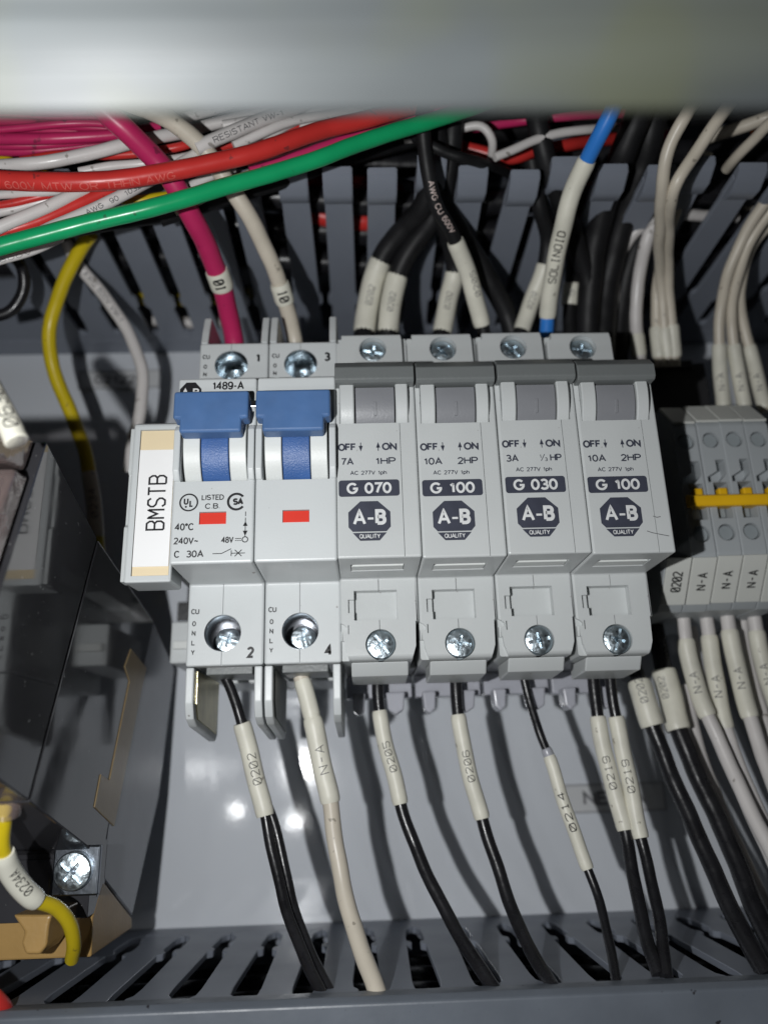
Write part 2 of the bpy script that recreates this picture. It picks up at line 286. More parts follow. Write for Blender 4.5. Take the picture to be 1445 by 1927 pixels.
def on_face(name, shapes, x, d, z, m, parent, rot=0):   # shapes: (verts2, faces[, dx, dz]) lying on a plane that faces the camera side
    V, Fc = [], []
    c, s = math.cos(rot), math.sin(rot)
    for sh in shapes:
        v, f = sh[0], sh[1]; dx, dz = (sh[2], sh[3]) if len(sh) > 2 else (0, 0)
        m0 = len(V); V += [(x+dx+q[0]*c-q[1]*s, d+(q[2] if len(q) > 2 else 0), z+dz+q[0]*s+q[1]*c) for q in v]; Fc += [[i+m0 for i in q] for q in f]
    me = bpy.data.meshes.new(name); org = ORG[parent]
    me.from_pydata([((a-org[0])*S, -(b-org[1])*S, (e-org[2])*S) for a, b, e in V], [], Fc)
    return fin(name, me, m, parent, org, False)
def poly2(pts): return [tuple(p) for p in pts], [list(range(len(pts)))]
def rrect2(wd, h, r, n=5):
    P = []
    for (sx, sy, a0) in ((1, 1, 0), (-1, 1, 90), (-1, -1, 180), (1, -1, 270)):
        for i in range(n+1):
            a = math.radians(a0+90*i/n); P.append((sx*(wd/2-r)+r*math.cos(a), sy*(h/2-r)+r*math.sin(a)))
    return poly2(P)
def ring2(r0, r1, a0=0, a1=360, n=40):
    V, Fc = [], []
    for i in range(n+1):
        a = math.radians(a0+(a1-a0)*i/n); V += [(r0*math.cos(a), r0*math.sin(a)), (r1*math.cos(a), r1*math.sin(a))]
    return V, [[2*i, 2*i+1, 2*i+3, 2*i+2] for i in range(n)]
def bar2(a, b, t):
    a, b = np.array(a, float), np.array(b, float); dv = (b-a)/np.linalg.norm(b-a); nn = np.array([-dv[1], dv[0]])*t/2
    return [tuple(a-nn), tuple(b-nn), tuple(b+nn), tuple(a+nn)], [[0, 1, 2, 3]]

# ---- combination screw head, one mesh shared by all
_sc = {}
def screw(x, d, z, R, parent, rot=0.4, name='screw', tilt=(0, 0)):
    if 'me' not in _sc:
        n = 40; rings = [(1.0, -0.6), (1.0, 0.12), (0.93, 0.24), (0.7, 0.32), (0.35, 0.37), (0.0, 0.38)]
        V, Fc = [], []
        for r, h in rings[:-1]:
            V += [(r*math.cos(2*math.pi*i/n), h, r*math.sin(2*math.pi*i/n)) for i in range(n)]
        for k in range(len(rings)-2):
            for i in range(n): Fc.append([k*n+i, k*n+(i+1) % n, (k+1)*n+(i+1) % n, (k+1)*n+i])
        V.append((0, rings[-1][1], 0)); c = len(V)-1; b = (len(rings)-2)*n
        for i in range(n): Fc.append([b+i, b+(i+1) % n, c])
        Fc.append(list(range(n-1, -1, -1)))
        o = link('screw', [(a, b_, e) for a, b_, e in V], Fc, 'screw_zinc')
        cs = []
        for ang in (0, math.pi/2):
            q = [(-0.78, -0.13), (0.78, -0.13), (0.78, 0.13), (-0.78, 0.13)] if ang == 0 else [(-0.55, -0.11), (0.55, -0.11), (0.55, 0.11), (-0.55, 0.11)]
            q = [(a*math.cos(ang)-b_*math.sin(ang), a*math.sin(ang)+b_*math.cos(ang)) for a, b_ in q]
            cs.append(prism_d('c', q, 0.1 if ang == 0 else 0.0, 1.0, 'zinc', None, (0, 0, 0), 0))
        cs.append(cyl_d('c', 0, 0, 0.10, -0.35, 1.0, 'zinc', None, 16, 0, 0.36))
        cut(o, cs); _sc['me'] = o.data; bpy.data.objects.remove(o)
    o = bpy.data.objects.new(name, _sc['me']); col.objects.link(o); o.parent = parent; g = ORG[parent]
    o.location = ((x-g[0])*S, -(d-g[1])*S, (z-g[2])*S); o.scale = (R, R, R); o.rotation_euler = (tilt[0], rot, tilt[1]); ORG[o] = g
    return o

# ---- tubes
def spline(P, step=1.0):
    P = [np.array(p, float) for p in P]
    Q = [2*P[0]-P[1]]+P+[2*P[-1]-P[-2]]; out = []
    for i in range(1, len(Q)-2):
        p0, p1, p2, p3 = Q[i-1:i+3]
        t0 = 0; t1 = np.linalg.norm(p1-p0)**0.5; t2 = t1+np.linalg.norm(p2-p1)**0.5; t3 = t2+np.linalg.norm(p3-p2)**0.5
        n = max(2, int(np.linalg.norm(p2-p1)/step))
        for k in range(n):
            t = t1+(t2-t1)*k/n
            A1 = (t1-t)/(t1-t0)*p0+(t-t0)/(t1-t0)*p1; A2 = (t2-t)/(t2-t1)*p1+(t-t1)/(t2-t1)*p2; A3 = (t3-t)/(t3-t2)*p2+(t-t2)/(t3-t2)*p3
            B1 = (t2-t)/(t2-t0)*A1+(t-t0)/(t2-t0)*A2; B2 = (t3-t)/(t3-t1)*A2+(t-t1)/(t3-t1)*A3
            out.append((t2-t)/(t2-t1)*B1+(t-t1)/(t2-t1)*B2)
    out.append(P[-1]); return np.array(out)
def tangents(C):
    T = np.gradient(C, axis=0); return T/np.linalg.norm(T, axis=1)[:, None]
def tube(name, C, r, m, parent=None, org=None, n=14, lip=0.0, wob=0.0):
    T = tangents(C); N = np.cross(T[0], [0.3, 1, 0.2]); N /= np.linalg.norm(N); V, Fc = [], []
    for i, (c, t) in enumerate(zip(C, T)):
        N = N-(N@t)*t; N /= np.linalg.norm(N); B = np.cross(t, N)
        rr = r*(1+wob*math.sin(i*0.9+r*7)*0.5)
        if lip and i in (0, len(C)-1): rr = r-lip
        for k in range(n):
            a = 2*math.pi*k/n; V.append(c+rr*(math.cos(a)*N+math.sin(a)*B))
    for i in range(len(C)-1):
        for k in range(n): Fc.append([i*n+k, i*n+(k+1) % n, (i+1)*n+(k+1) % n, (i+1)*n+k])
    Fc += [list(range(n-1, -1, -1)), list(range((len(C)-1)*n, len(C)*n))]
    return link(name, V, Fc, m, parent, org, True, 60)
def resample(C, a, b):         # piece of centre line between arc positions a..b (index floats)
    idx = np.linspace(a, b, max(4, int(b-a)+2)); i0 = np.clip(idx.astype(int), 0, len(C)-2); fr = (idx-i0)[:, None]
    return C[i0]*(1-fr)+C[i0+1]*fr
CAM = np.array([0, D, 0.])
def wrap_text(name, C, R, sh, m, parent, flip=False, shift=0.0, turn=0.0):   # lettering round a sleeve; reads along -C (up the wire) unless flip
    L = np.concatenate([[0], np.cumsum(np.linalg.norm(np.diff(C, axis=0), axis=1))]); T = tangents(C); mid = L[-1]/2+shift
    V = []
    for a, b, ly in sh[0]:
        s = mid+(a if flip else -a)
        c = np.array([np.interp(s, L, C[:, j]) for j in range(3)]); t = np.array([np.interp(s, L, T[:, j]) for j in range(3)]); t /= np.linalg.norm(t)
        r = t if flip else -t
        v = CAM-c; v -= (v@t)*t; v /= np.linalg.norm(v)
        # (x, d, z) is left-handed with d towards the viewer flipped, so build up = r rotated a quarter turn as seen from the lens
        up = np.cross(r, v); ph = b/R+turn
        V.append(c+(R+0.03+ly)*(math.cos(ph)*v+math.sin(ph)*up))
    me = bpy.data.meshes.new(name); org = ORG[parent]
    me.from_pydata([((p[0]-org[0])*S, -(p[1]-org[1])*S, (p[2]-org[2])*S) for p in V], [], [list(q) for q in sh[1]])
    return fin(name, me, m, parent, org, False)
def near(C, px, py):
    q = np.array([proj(p)[:2] for p in C]); return int(np.argmin((q[:, 0]-px)**2+(q[:, 1]-py)**2))
def wire(label, pts, wpx, m, group=None, sleeves=(), marks=(), name='wire', n=14):
    """pts: photo pixel + height above panel; wpx: width in photo pixels; sleeves: (p0, p1, width px, text, material); marks: printing on the insulation"""
    pts = list(pts)
    if m == 'ins_black' and group in (UG, TG): m = 'ins_black_dull'; wpx *= 1.12
    for end in (0, -1):                        # wires that leave the view at the top run on behind the flange
        p, q = pts[end], pts[1 if end == 0 else -2]
        if p[1] < 238 and q[1] > p[1]+2:
            k = min(6.0, (p[1]-70)/max(p[1]-q[1], -1e9) if p[1] == q[1] else (p[1]-70)/(q[1]-p[1])); e = (p[0]+(p[0]-q[0])*k*0.8, p[1]-(q[1]-p[1])*k, p[2]+2)
            pts = [e]+pts if end == 0 else pts+[e]
    C = spline([at(*p) for p in pts], 0.9)
    ph = random.uniform(0, 6.28, ); Ls = np.concatenate([[0], np.cumsum(np.linalg.norm(np.diff(C, axis=0), axis=1))]); env = np.sin(np.pi*Ls/Ls[-1])
    amp = min(0.22, Ls[-1]*0.003)
    C = C+(env*amp)[:, None]*np.stack([np.sin(Ls*0.16+ph)+0.5*np.sin(Ls*0.43+2*ph), np.sin(Ls*0.13+3*ph), 0.8*np.sin(Ls*0.19+5*ph)], 1)
    zc = np.mean([proj(p)[2] for p in C]); r = wpx/2*zc/F
    org = tuple(C[0])
    if not sleeves and not marks:
        o = tube(name, C, r, m, None, org, n, wob=0.02); return tag(o, label, 'wire', group)
    t = thing(name, label, 'wire', org, group)
    tube('insulation', C, r, m, t, None, n, wob=0.02)
    for sv in sleeves:
        p0, p1, ws, txt = sv[:4]; ms = sv[4] if len(sv) > 4 else 'sleeve'
        i0, i1 = sorted((near(C, *p0), near(C, *p1))); i1 = max(i1, i0+3)
        Cs = resample(C, i0, i1); zs = np.mean([proj(p)[2] for p in Cs]); R = max(ws/2*zs/F, r+0.12)
        so = tube('sleeve', Cs, R, ms, t, None, 18, lip=0.18)
        if txt:
            L = np.linalg.norm(np.diff(Cs, axis=0), axis=1).sum()
            opt = sv[5] if len(sv) > 5 else {}
            hgt = opt.get('h', R*0.95); wd = opt.get('w', min(L*0.62, hgt*1.05*len(txt)))
            sh = stroke2(txt, hgt, wd, opt.get('t', 0.17))
            wrap_text('printed_number', Cs, R, sh, opt.get('m', 'ink_grey'), so, opt.get('flip', False), opt.get('shift', 0), opt.get('turn', 0))
    for mk in marks:
        p0, p1, txt, mm, flip = mk[:5]
        i0, i1 = sorted((near(C, *p0), near(C, *p1))); Cs = resample(C, i0, max(i1, i0+3))
        L = np.linalg.norm(np.diff(Cs, axis=0), axis=1).sum(); v, f = text2(txt, r*0.85, L*0.98)
        wrap_text('printed_marking', Cs, r, (v, f), mm, t, flip, 0, mk[5] if len(mk) > 5 else 0)
    return t

# ------------------------------------------------------------------ the setting: painted back panel
tag(box('panel', -190, 230, -3, 0, -170, 330, 'panel_paint', None, (0, 0, 0), 0.5), kind='structure')

# ---- adhesive labels on the panel
def panel_label(x0, x1, z0, z1, txt, label):
    t = thing('panel_label', label, 'label', ((x0+x1)/2, 0, z0))
    box('tape', x0, x1, 0.05, 0.7, z0, z1, 'label_tape', t, None, 0.2)
    fr = 0.7
    for a in ((x0, x1, z0, z0+fr), (x0, x1, z1-fr, z1), (x0, x0+fr, z0+fr, z1-fr), (x1-fr, x1, z0+fr, z1-fr)):
        box('border', a[0], a[1], 0.75, 1.0, a[2], a[3], 'label_frame', t, None, 0.1)
    on_face('printed_number', [text2(txt, (z1-z0)*0.48, (x1-x0)*0.62, 0.03)], (x0+x1)/2, 0.76, (z0+z1)/2, 'ink_faded', t)
a = at(148, 735, 0); b = at(305, 697, 0)
panel_label(a[0], b[0], a[2], b[2], '021222', 'small framed number label stuck on the panel beside the white wire')
a = at(1062, 1532, 0); b = at(1245, 1470, 0)
panel_label(a[0], b[0], a[2], b[2], 'NE PA', 'small framed label low on the panel behind the 0219 wires')

# ---- slotted wiring ducts
def finger_mesh(key, pitch, d0, d1, thick, slots):
    # slots: list of (d, half width of the slot); right and left flank of one finger
    R = [(pitch/2-h, d) for d, h in slots]; L = [(-a, d) for a, d in reversed(R)]
    P = R+L; n = len(P)
    bm = bmesh.new()
    va = [bm.verts.new((x*S, -d*S, 0)) for x, d in P]; vb = [bm.verts.new((x*S, -d*S, thick*S)) for x, d in P]
    bm.faces.new(va); bm.faces.new(vb[::-1])
    for i in range(n): bm.faces.new([va[i], va[(i+1) % n], vb[(i+1) % n], vb[i]])
    bmesh.ops.recalc_face_normals(bm, faces=bm.faces)
    bmesh.ops.bevel(bm, geom=list(bm.edges), offset=0.18*S, segments=1, affect='EDGES', clamp_overlap=True)
    me = bpy.data.meshes.new(key); bm.to_mesh(me); bm.free(); me.materials.append(M['duct_grey'])
    return me
def child(name, me, parent, x, d, z, rot=(0, 0, 0)):
    o = bpy.data.objects.new(name, me); col.objects.link(o); o.parent = parent; g = ORG[parent]
    o.location = ((x-g[0])*S, -(d-g[1])*S, (z-g[2])*S); o.rotation_euler = rot; ORG[o] = g
    return o
# lower duct: closed by its cover
t = thing('wiring_duct', 'grey slotted wiring duct with its cover along the bottom', 'wiring duct', (0, 0, -43))
me = finger_mesh('finger', 12.3, 11, 75, 1.6, [(9, 0.05), (11.5, 0.05), (12.5, 1.0), (15, 1.9), (25, 2.3), (28, 2.1), (29, 1.1), (31.5, 1.1), (33, 2.4), (66, 2.85), (71.0, 2.6), (73.0, 1.6), (76, 1.6)])
k = 0
for k in range(-7, 14):
    f = child('finger', me, t, -37.9+6.15+12.3*k, 0, -44.6); f.rotation_euler = (math.radians(0.35*math.sin(k*2.3)), 0, 0)
box('base_strip', -135, 150, 0.05, 9, -44.6, -43, 'duct_grey', t, None, 0.15)
box('floor', -135, 150, 0.05, 1.8, -110, -44.7, 'duct_grey', t, None, 0.1)
prism_x('cover', [(74.2, -42.6), (79.6, -42.2), (81.2, -43.2), (81.2, -120), (79.2, -120), (79.2, -45.4), (74.2, -45.0)], -140, 155, 'duct_cover_grey', t, None, 0.35)
# upper duct: open, fingers with hooked tips
t2 = thing('wiring_duct', 'open grey wiring duct full of wires along the top', 'wiring duct', (0, 0, 142))
me_u = finger_mesh('finger', 11.75, 12, 86, 1.6, [(9, 0.05), (13, 0.05), (14.5, 1.7), (28, 2.1), (30, 1.0), (33, 1.0), (35, 1.9), (70, 2.1), (76, 2.2), (79, 2.0), (85, 2.2)])
bm = bmesh.new()
def add_prism_bm(bm, prof, x0, x1):
    va = [bm.verts.new((x0*S, -d*S, z*S)) for d, z in prof]; vb = [bm.verts.new((x1*S, -d*S, z*S)) for d, z in prof]; n = len(prof)
    bm.faces.new(va); bm.faces.new(vb[::-1])
    for i in range(n): bm.faces.new([va[i], va[(i+1) % n], vb[(i+1) % n], vb[i]])
add_prism_bm(bm, [(77, -0.1), (79.5, -2.0), (83.5, -2.6), (88.5, -0.6), (89.2, 1.6), (85.2, 1.7), (85.2, -0.1)], -3.75, 3.75)
bmesh.ops.recalc_face_normals(bm, faces=bm.faces); bmesh.ops.bevel(bm, geom=list(bm.edges), offset=0.3*S, segments=2, affect='EDGES', clamp_overlap=True)
me_tip = bpy.data.meshes.new('tip'); bm.to_mesh(me_tip); bm.free(); me_tip.materials.append(M['duct_grey']); me_tip.shade_smooth(); me_tip.set_sharp_from_angle(angle=math.radians(40))
for k in range(-8, 14):
    x = -4.0+11.75*k
    f = child('finger', me_u, t2, x, 0, 142)
    tp = bpy.data.objects.new('hooked_tip', me_tip); col.objects.link(tp); tp.parent = f; ORG[tp] = ORG[t2]
    f.rotation_euler = (math.radians({2: -2.4, 4: 1.0, 5: -1.6, 8: -1.4, 10: 1.2}.get(k, 0.35*math.sin(k*2.1))), 0, math.radians(0.5*math.sin(k*3.7)))
box('base_strip', -135, 165, 0.05, 9, 142, 143.6, 'duct_grey', t2, None, 0.15)
box('floor', -135, 165, 0.05, 1.8, 143.7, 212, 'duct_grey', t2, None, 0.1)
box('far_wall', -135, 165, 1.9, 84, 212.2, 213.8, 'duct_grey', t2, None, 0.2)

# ---- blurred flange close to the lens, across the top
t = thing('metal_flange', 'blurred pale grey metal flange across the top of the view', 'flange', (0, 203, 47))
def slope(tt, off=0.0):                         # the flange leans: its face looks down towards the lens
    return (201+0.84*tt+0.766*off, 49.2+tt-0.643*off)
prism_x('flange_body', [slope(0), slope(2.3), slope(2.6, 0.15), slope(5.0, 0.15), slope(5.3, 0), slope(16), slope(16, -1.6), slope(-0.2, -1.6)], -75, 85, 'flange_grey', t, None, 0.12)
# yellowish tint mixed into the base colour, uneven along the flange
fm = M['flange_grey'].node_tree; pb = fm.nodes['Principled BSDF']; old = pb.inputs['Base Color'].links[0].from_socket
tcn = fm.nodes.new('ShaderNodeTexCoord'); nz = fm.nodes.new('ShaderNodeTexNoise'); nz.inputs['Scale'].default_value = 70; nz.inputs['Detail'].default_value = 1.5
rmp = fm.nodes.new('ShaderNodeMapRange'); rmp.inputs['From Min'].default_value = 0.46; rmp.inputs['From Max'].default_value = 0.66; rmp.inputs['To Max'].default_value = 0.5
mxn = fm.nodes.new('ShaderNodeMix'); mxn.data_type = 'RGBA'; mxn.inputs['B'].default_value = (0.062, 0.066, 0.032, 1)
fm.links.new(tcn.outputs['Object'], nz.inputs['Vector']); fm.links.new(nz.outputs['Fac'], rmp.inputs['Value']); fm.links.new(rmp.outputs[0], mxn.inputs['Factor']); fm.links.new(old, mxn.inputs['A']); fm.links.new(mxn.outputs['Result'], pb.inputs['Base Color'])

# ---- mounting rail
prism_x('mounting_rail', [(0.2, 52), (1.4, 52), (1.4, 47), (13.5, 47), (13.5, 42.5), (15, 42.5), (15, 48.4), (2.6, 48.4), (2.6, 71.6), (15, 71.6), (15, 77.5), (13.5, 77.5), (13.5, 73), (1.4, 73), (1.4, 68), (0.2, 68)], -56, 130, 'steel_bright', None, (0, 0, 60), 0.1, 1)
tag(bpy.data.objects['mounting_rail'], 'zinc mounting rail hidden behind the breakers and terminal blocks', 'rail')

# ------------------------------------------------------------------ two-pole breaker with blue handles
ND, SD = 96.5, 77.7
tb = thing('circuit_breaker', 'two-pole light grey circuit breaker with blue switch handles', 'circuit breaker', (-21.9, 15, 21))
def octo2(wd, h):
    w2, h2 = wd/2, h/2
    return poly2([(-w2*0.42, h2), (w2*0.42, h2), (w2, h2*0.28), (w2, -h2*0.70), (w2*0.80, -h2), (-w2*0.80, -h2), (-w2, -h2*0.70), (-w2, h2*0.28)])
for pi, (xc, nb, nt_) in enumerate(((-30.35, '2', '1'), (-13.35, '4', '3'))):
    x0, x1 = xc-8.42, xc+8.42
    sx0, sx1 = xc-8.15, xc+8.0
    prof = [(15.2, 21.2), (SD, 21.2), (SD, 39.3), (ND, 39.3), (ND, 80.8), (SD, 80.8), (SD, 100.3), (15.2, 100.3)]
    b = prism_x('pole_body', prof, x0, x1, 'grey_plastic', tb, None, 0.55, 3)
    cs = [box('c', x0+1.45, x1-1.45, 84, 110, 56.9, 77.2, 'ink', tb, None, 0)]
    for zc in (28.3, 94.2):
        cs.append(cyl_d('c', xc-0.6, zc, 4.05, 66, 80, 'ink', tb, 40))
    for z0, z1 in ((15, 24.4), (32.2, 39.2), (98.0, 101.5)):
        cs.append(box('c', xc-0.75, xc-0.62, SD-0.5, 80, z0, z1, 'ink', tb, None, 0))
    cs.append(box('c', xc-2.75, xc+2.75, ND-1.1, 100, 47.55, 50.25, 'ink', tb, None, 0))            # indicator window
    cs += [box('c', xc-6.4, xc+6.3, 40, 74.5, 15, 23.0, 'ink', tb, None, 0), box('c', xc-6.4, xc+6.3, 40, 74.5, 98.9, 105, 'ink', tb, None, 0)]
    cut(b, cs)
    box('contact_indicator', xc-2.7, xc+2.7, ND-1.0, ND-0.35, 47.6, 50.15, 'red_plastic', tb, None, 0.1)
    # terminal screws inside metal lined wells
    for zc, dz in ((28.3, -1.0), (94.2, -1.0)):
        n = 40; V, Fc = [], []
        for r, dd in ((4.0, 77.2), (3.85, 76.6), (3.75, 66.2)):
            V += [(xc-0.6+r*math.cos(2*math.pi*i/n), dd, zc+r*math.sin(2*math.pi*i/n)) for i in range(n)]
        for q in range(2):
            for i in range(n): Fc.append([q*n+i, q*n+(i+1) % n, (q+1)*n+(i+1) % n, (q+1)*n+i])
        Fc.append(list(range(2*n, 3*n)))
        link('screw_well', V, Fc, 'dark_liner' if zc < 60 else 'zinc', tb)
        screw(xc-0.6+0.2, 70.5, zc-0.75, 3.0, tb, 0.3+pi*1.1+zc, tilt=(0.12, 0.05))
    # side cheeks round the cable entries
    for (xa, xb) in ((xc-8.35, xc-6.55), (xc+6.45, xc+8.2)):
        prism_x('cheek', [(47, 21.0), (77.4, 21.0), (77.2, 13.5), (75.5, 10.2), (72, 8.8), (49, 6.3), (47, 8)], xa, xb, 'grey_plastic', tb, None, 0.35)
        if xa < xc: prism_x('inner_lining', [(48, 20.5), (74.5, 20.5), (74.3, 13.5), (72, 10.4), (50, 8)], xb+0.02, xb+0.25, 'brass_plate' if pi == 0 else 'dark_grey_plastic', tb, None, 0.0)
        prism_x('cheek', [(47, 100.45), (77.4, 100.45), (76.2, 104.5), (74.2, 109.6), (71.5, 110), (47, 112)], xa, xb, 'grey_plastic', tb, None, 0.35)
    box('clamp_bar', xc-5.2, xc+5.2, 58, 71, 20.0, 21.9, 'dark_grey_plastic', tb, None, 0.2)
    # switch: drum, white shoulders, blue lever
    a0, a1 = math.radians(-60), math.radians(50)
    arc_x('drum', 87, 66, 10.7, a0, a1, xc-6.55, xc-3.05, 'drum_white', tb, back=84.2)
    arc_x('drum', 87, 66, 10.7, a0, a1, xc+3.05, xc+6.55, 'drum_white', tb, back=84.2)
    lv = arc_x('lever', 87, 66, 10.55, a0, a1, xc-2.85, xc+2.85, 'blue_grained', tb, back=84.2)
    g = xc-0.25
    prism_d('lever_paddle', [(g-7.75, 75.2), (g+7.75, 75.2), (g+7.75, 69.0), (g+6.35, 69.0), (g+6.35, 65.9), (g-6.35, 65.9), (g-6.35, 69.0), (g-7.75, 69.0)], 97.6, 101.6, 'blue_plastic', lv, None, 0.55, 3)
    box('lever_neck', xc-5, xc+5, 90, 98.5, 72, 74.6, 'blue_plastic', lv, None, 0.3)
    for s in (-1, 1):
        prism_x('guard_rib', [(92, 56.95), (ND+0.25, 56.95), (98.1, 59), (98.3, 67.8), (97.2, 69.2), (92, 70)], xc+s*7.7-0.68, xc+s*7.7+0.68, 'grey_plastic', tb, None, 0.3)
    # print
    on_face('printed_number', [text2(nb, 2.5, None, 0.03)], xc+5.6, SD+0.05, 23.9, 'ink', tb)
    on_face('printed_number', [text2(nt_, 2.5, None, 0.03)], xc+5.9, SD+0.05, 96.0, 'ink', tb)
    for zt, n in ((33.2, 5), (96.5, 5)):
        sh = [(*text2('CU', 1.2, 1.8, 0.02), 0, 0)]
        for q, ch in enumerate('ONLY'): sh.append((*text2(ch, 1.15, 0.85, 0.02), -0.15, -2.7-2.1*q))
        on_face('printed_lettering', sh, xc-6.75, SD+0.05, zt, 'ink', tb)
on_face('printed_lettering', [text2('1489-A', 1.95, 6.9, 0.012)], -28.1, ND+0.05, 78.9, 'ink', tb)
on_face('printed_emblem', [octo2(4.6, 4.4)], -36.1, ND+0.05, 77.6, 'ink', tb)
on_face('emblem_lettering', [text2('A-B', 1.9, 3.8, 0.02)], -36.1, ND+0.09, 77.4, 'white_ink', tb)
# certification marks and ratings
sh = [ring2(1.62, 1.95), (*text2('U', 1.5, 1.0, 0.03), -0.55, 0.25), (*text2('L', 1.5, 0.85, 0.03), 0.55, -0.25), (*ring2(0.02, 0.22), -0.55, -0.95)]
on_face('certification_mark', sh, -35.35, ND+0.05, 52.35, 'ink', tb)
on_face('certification_mark', [ring2(1.45, 1.95, 38, 322), (*text2('SA', 1.5, 2.2, 0.05), 0.35, 0)], -25.6, ND+0.05, 52.3, 'ink', tb)
on_face('printed_lettering', [(*text2('LISTED', 1.2, 4.6, 0.012), 0, 0.85), (*text2('C.B.', 1.2, 3.1, 0.012), 0.0, -1.05)], -30.45, ND+0.05, 52.5, 'ink', tb)
on_face('printed_rating', [(*text2('40°C', 1.55, 3.9, 0.012), -0.1, 3.0), (*text2('240V~', 1.45, 5.0, 0.012), 0.35, 0.05), (*text2('C', 1.5, 1.15, 0.012), -1.35, -2.75), (*text2('30A', 1.5, 3.5, 0.012), 2.25, -2.75)], -35.9, ND+0.05, 44.1, 'ink', tb)
sh = [(*text2('48V', 1.35, 2.5, 0.012), -1.2, 0), bar2((0.35, 0.22), (1.6, 0.22), 0.16), bar2((0.35, -0.2), (0.7, -0.2), 0.16), bar2((0.82, -0.2), (1.13, -0.2), 0.16), bar2((1.25, -0.2), (1.6, -0.2), 0.16), (*ring2(0.46, 0.66), 2.35, 0)]
on_face('printed_rating', sh, -26.0, ND+0.05, 44.15, 'ink', tb)
sh = [bar2((0, 0.7), (0, 4.7), 0.16), poly2([(-0.5, 2.9), (0.5, 2.9), (0, 3.9)]), poly2([(-0.5, 1.9), (0.5, 1.9), (0, 0.8)]), bar2((0, 5.0), (0, 6.0), 0.16)]
on_face('printed_symbol', sh, -23.65, ND+0.05, 44.1, 'ink', tb)
sh = [bar2((-3.5, -0.1), (-1.7, -0.1), 0.17), bar2((-1.7, -0.1), (0.2, 0.85), 0.17), bar2((0.2, -0.1), (3.0, -0.1), 0.17), bar2((0.25, -0.7), (0.25, 0.5), 0.17), bar2((0.95, -0.75), (2.35, 0.6), 0.18), bar2((0.95, 0.6), (2.35, -0.75), 0.18)]
on_face('printed_symbol', sh, -26.6, ND+0.05, 41.4, 'ink', tb)
box('handle_tie', -22.55, -21.25, 98.4, 100.9, 71.7, 73.2, 'steel_bright', tb, None, 0.2)

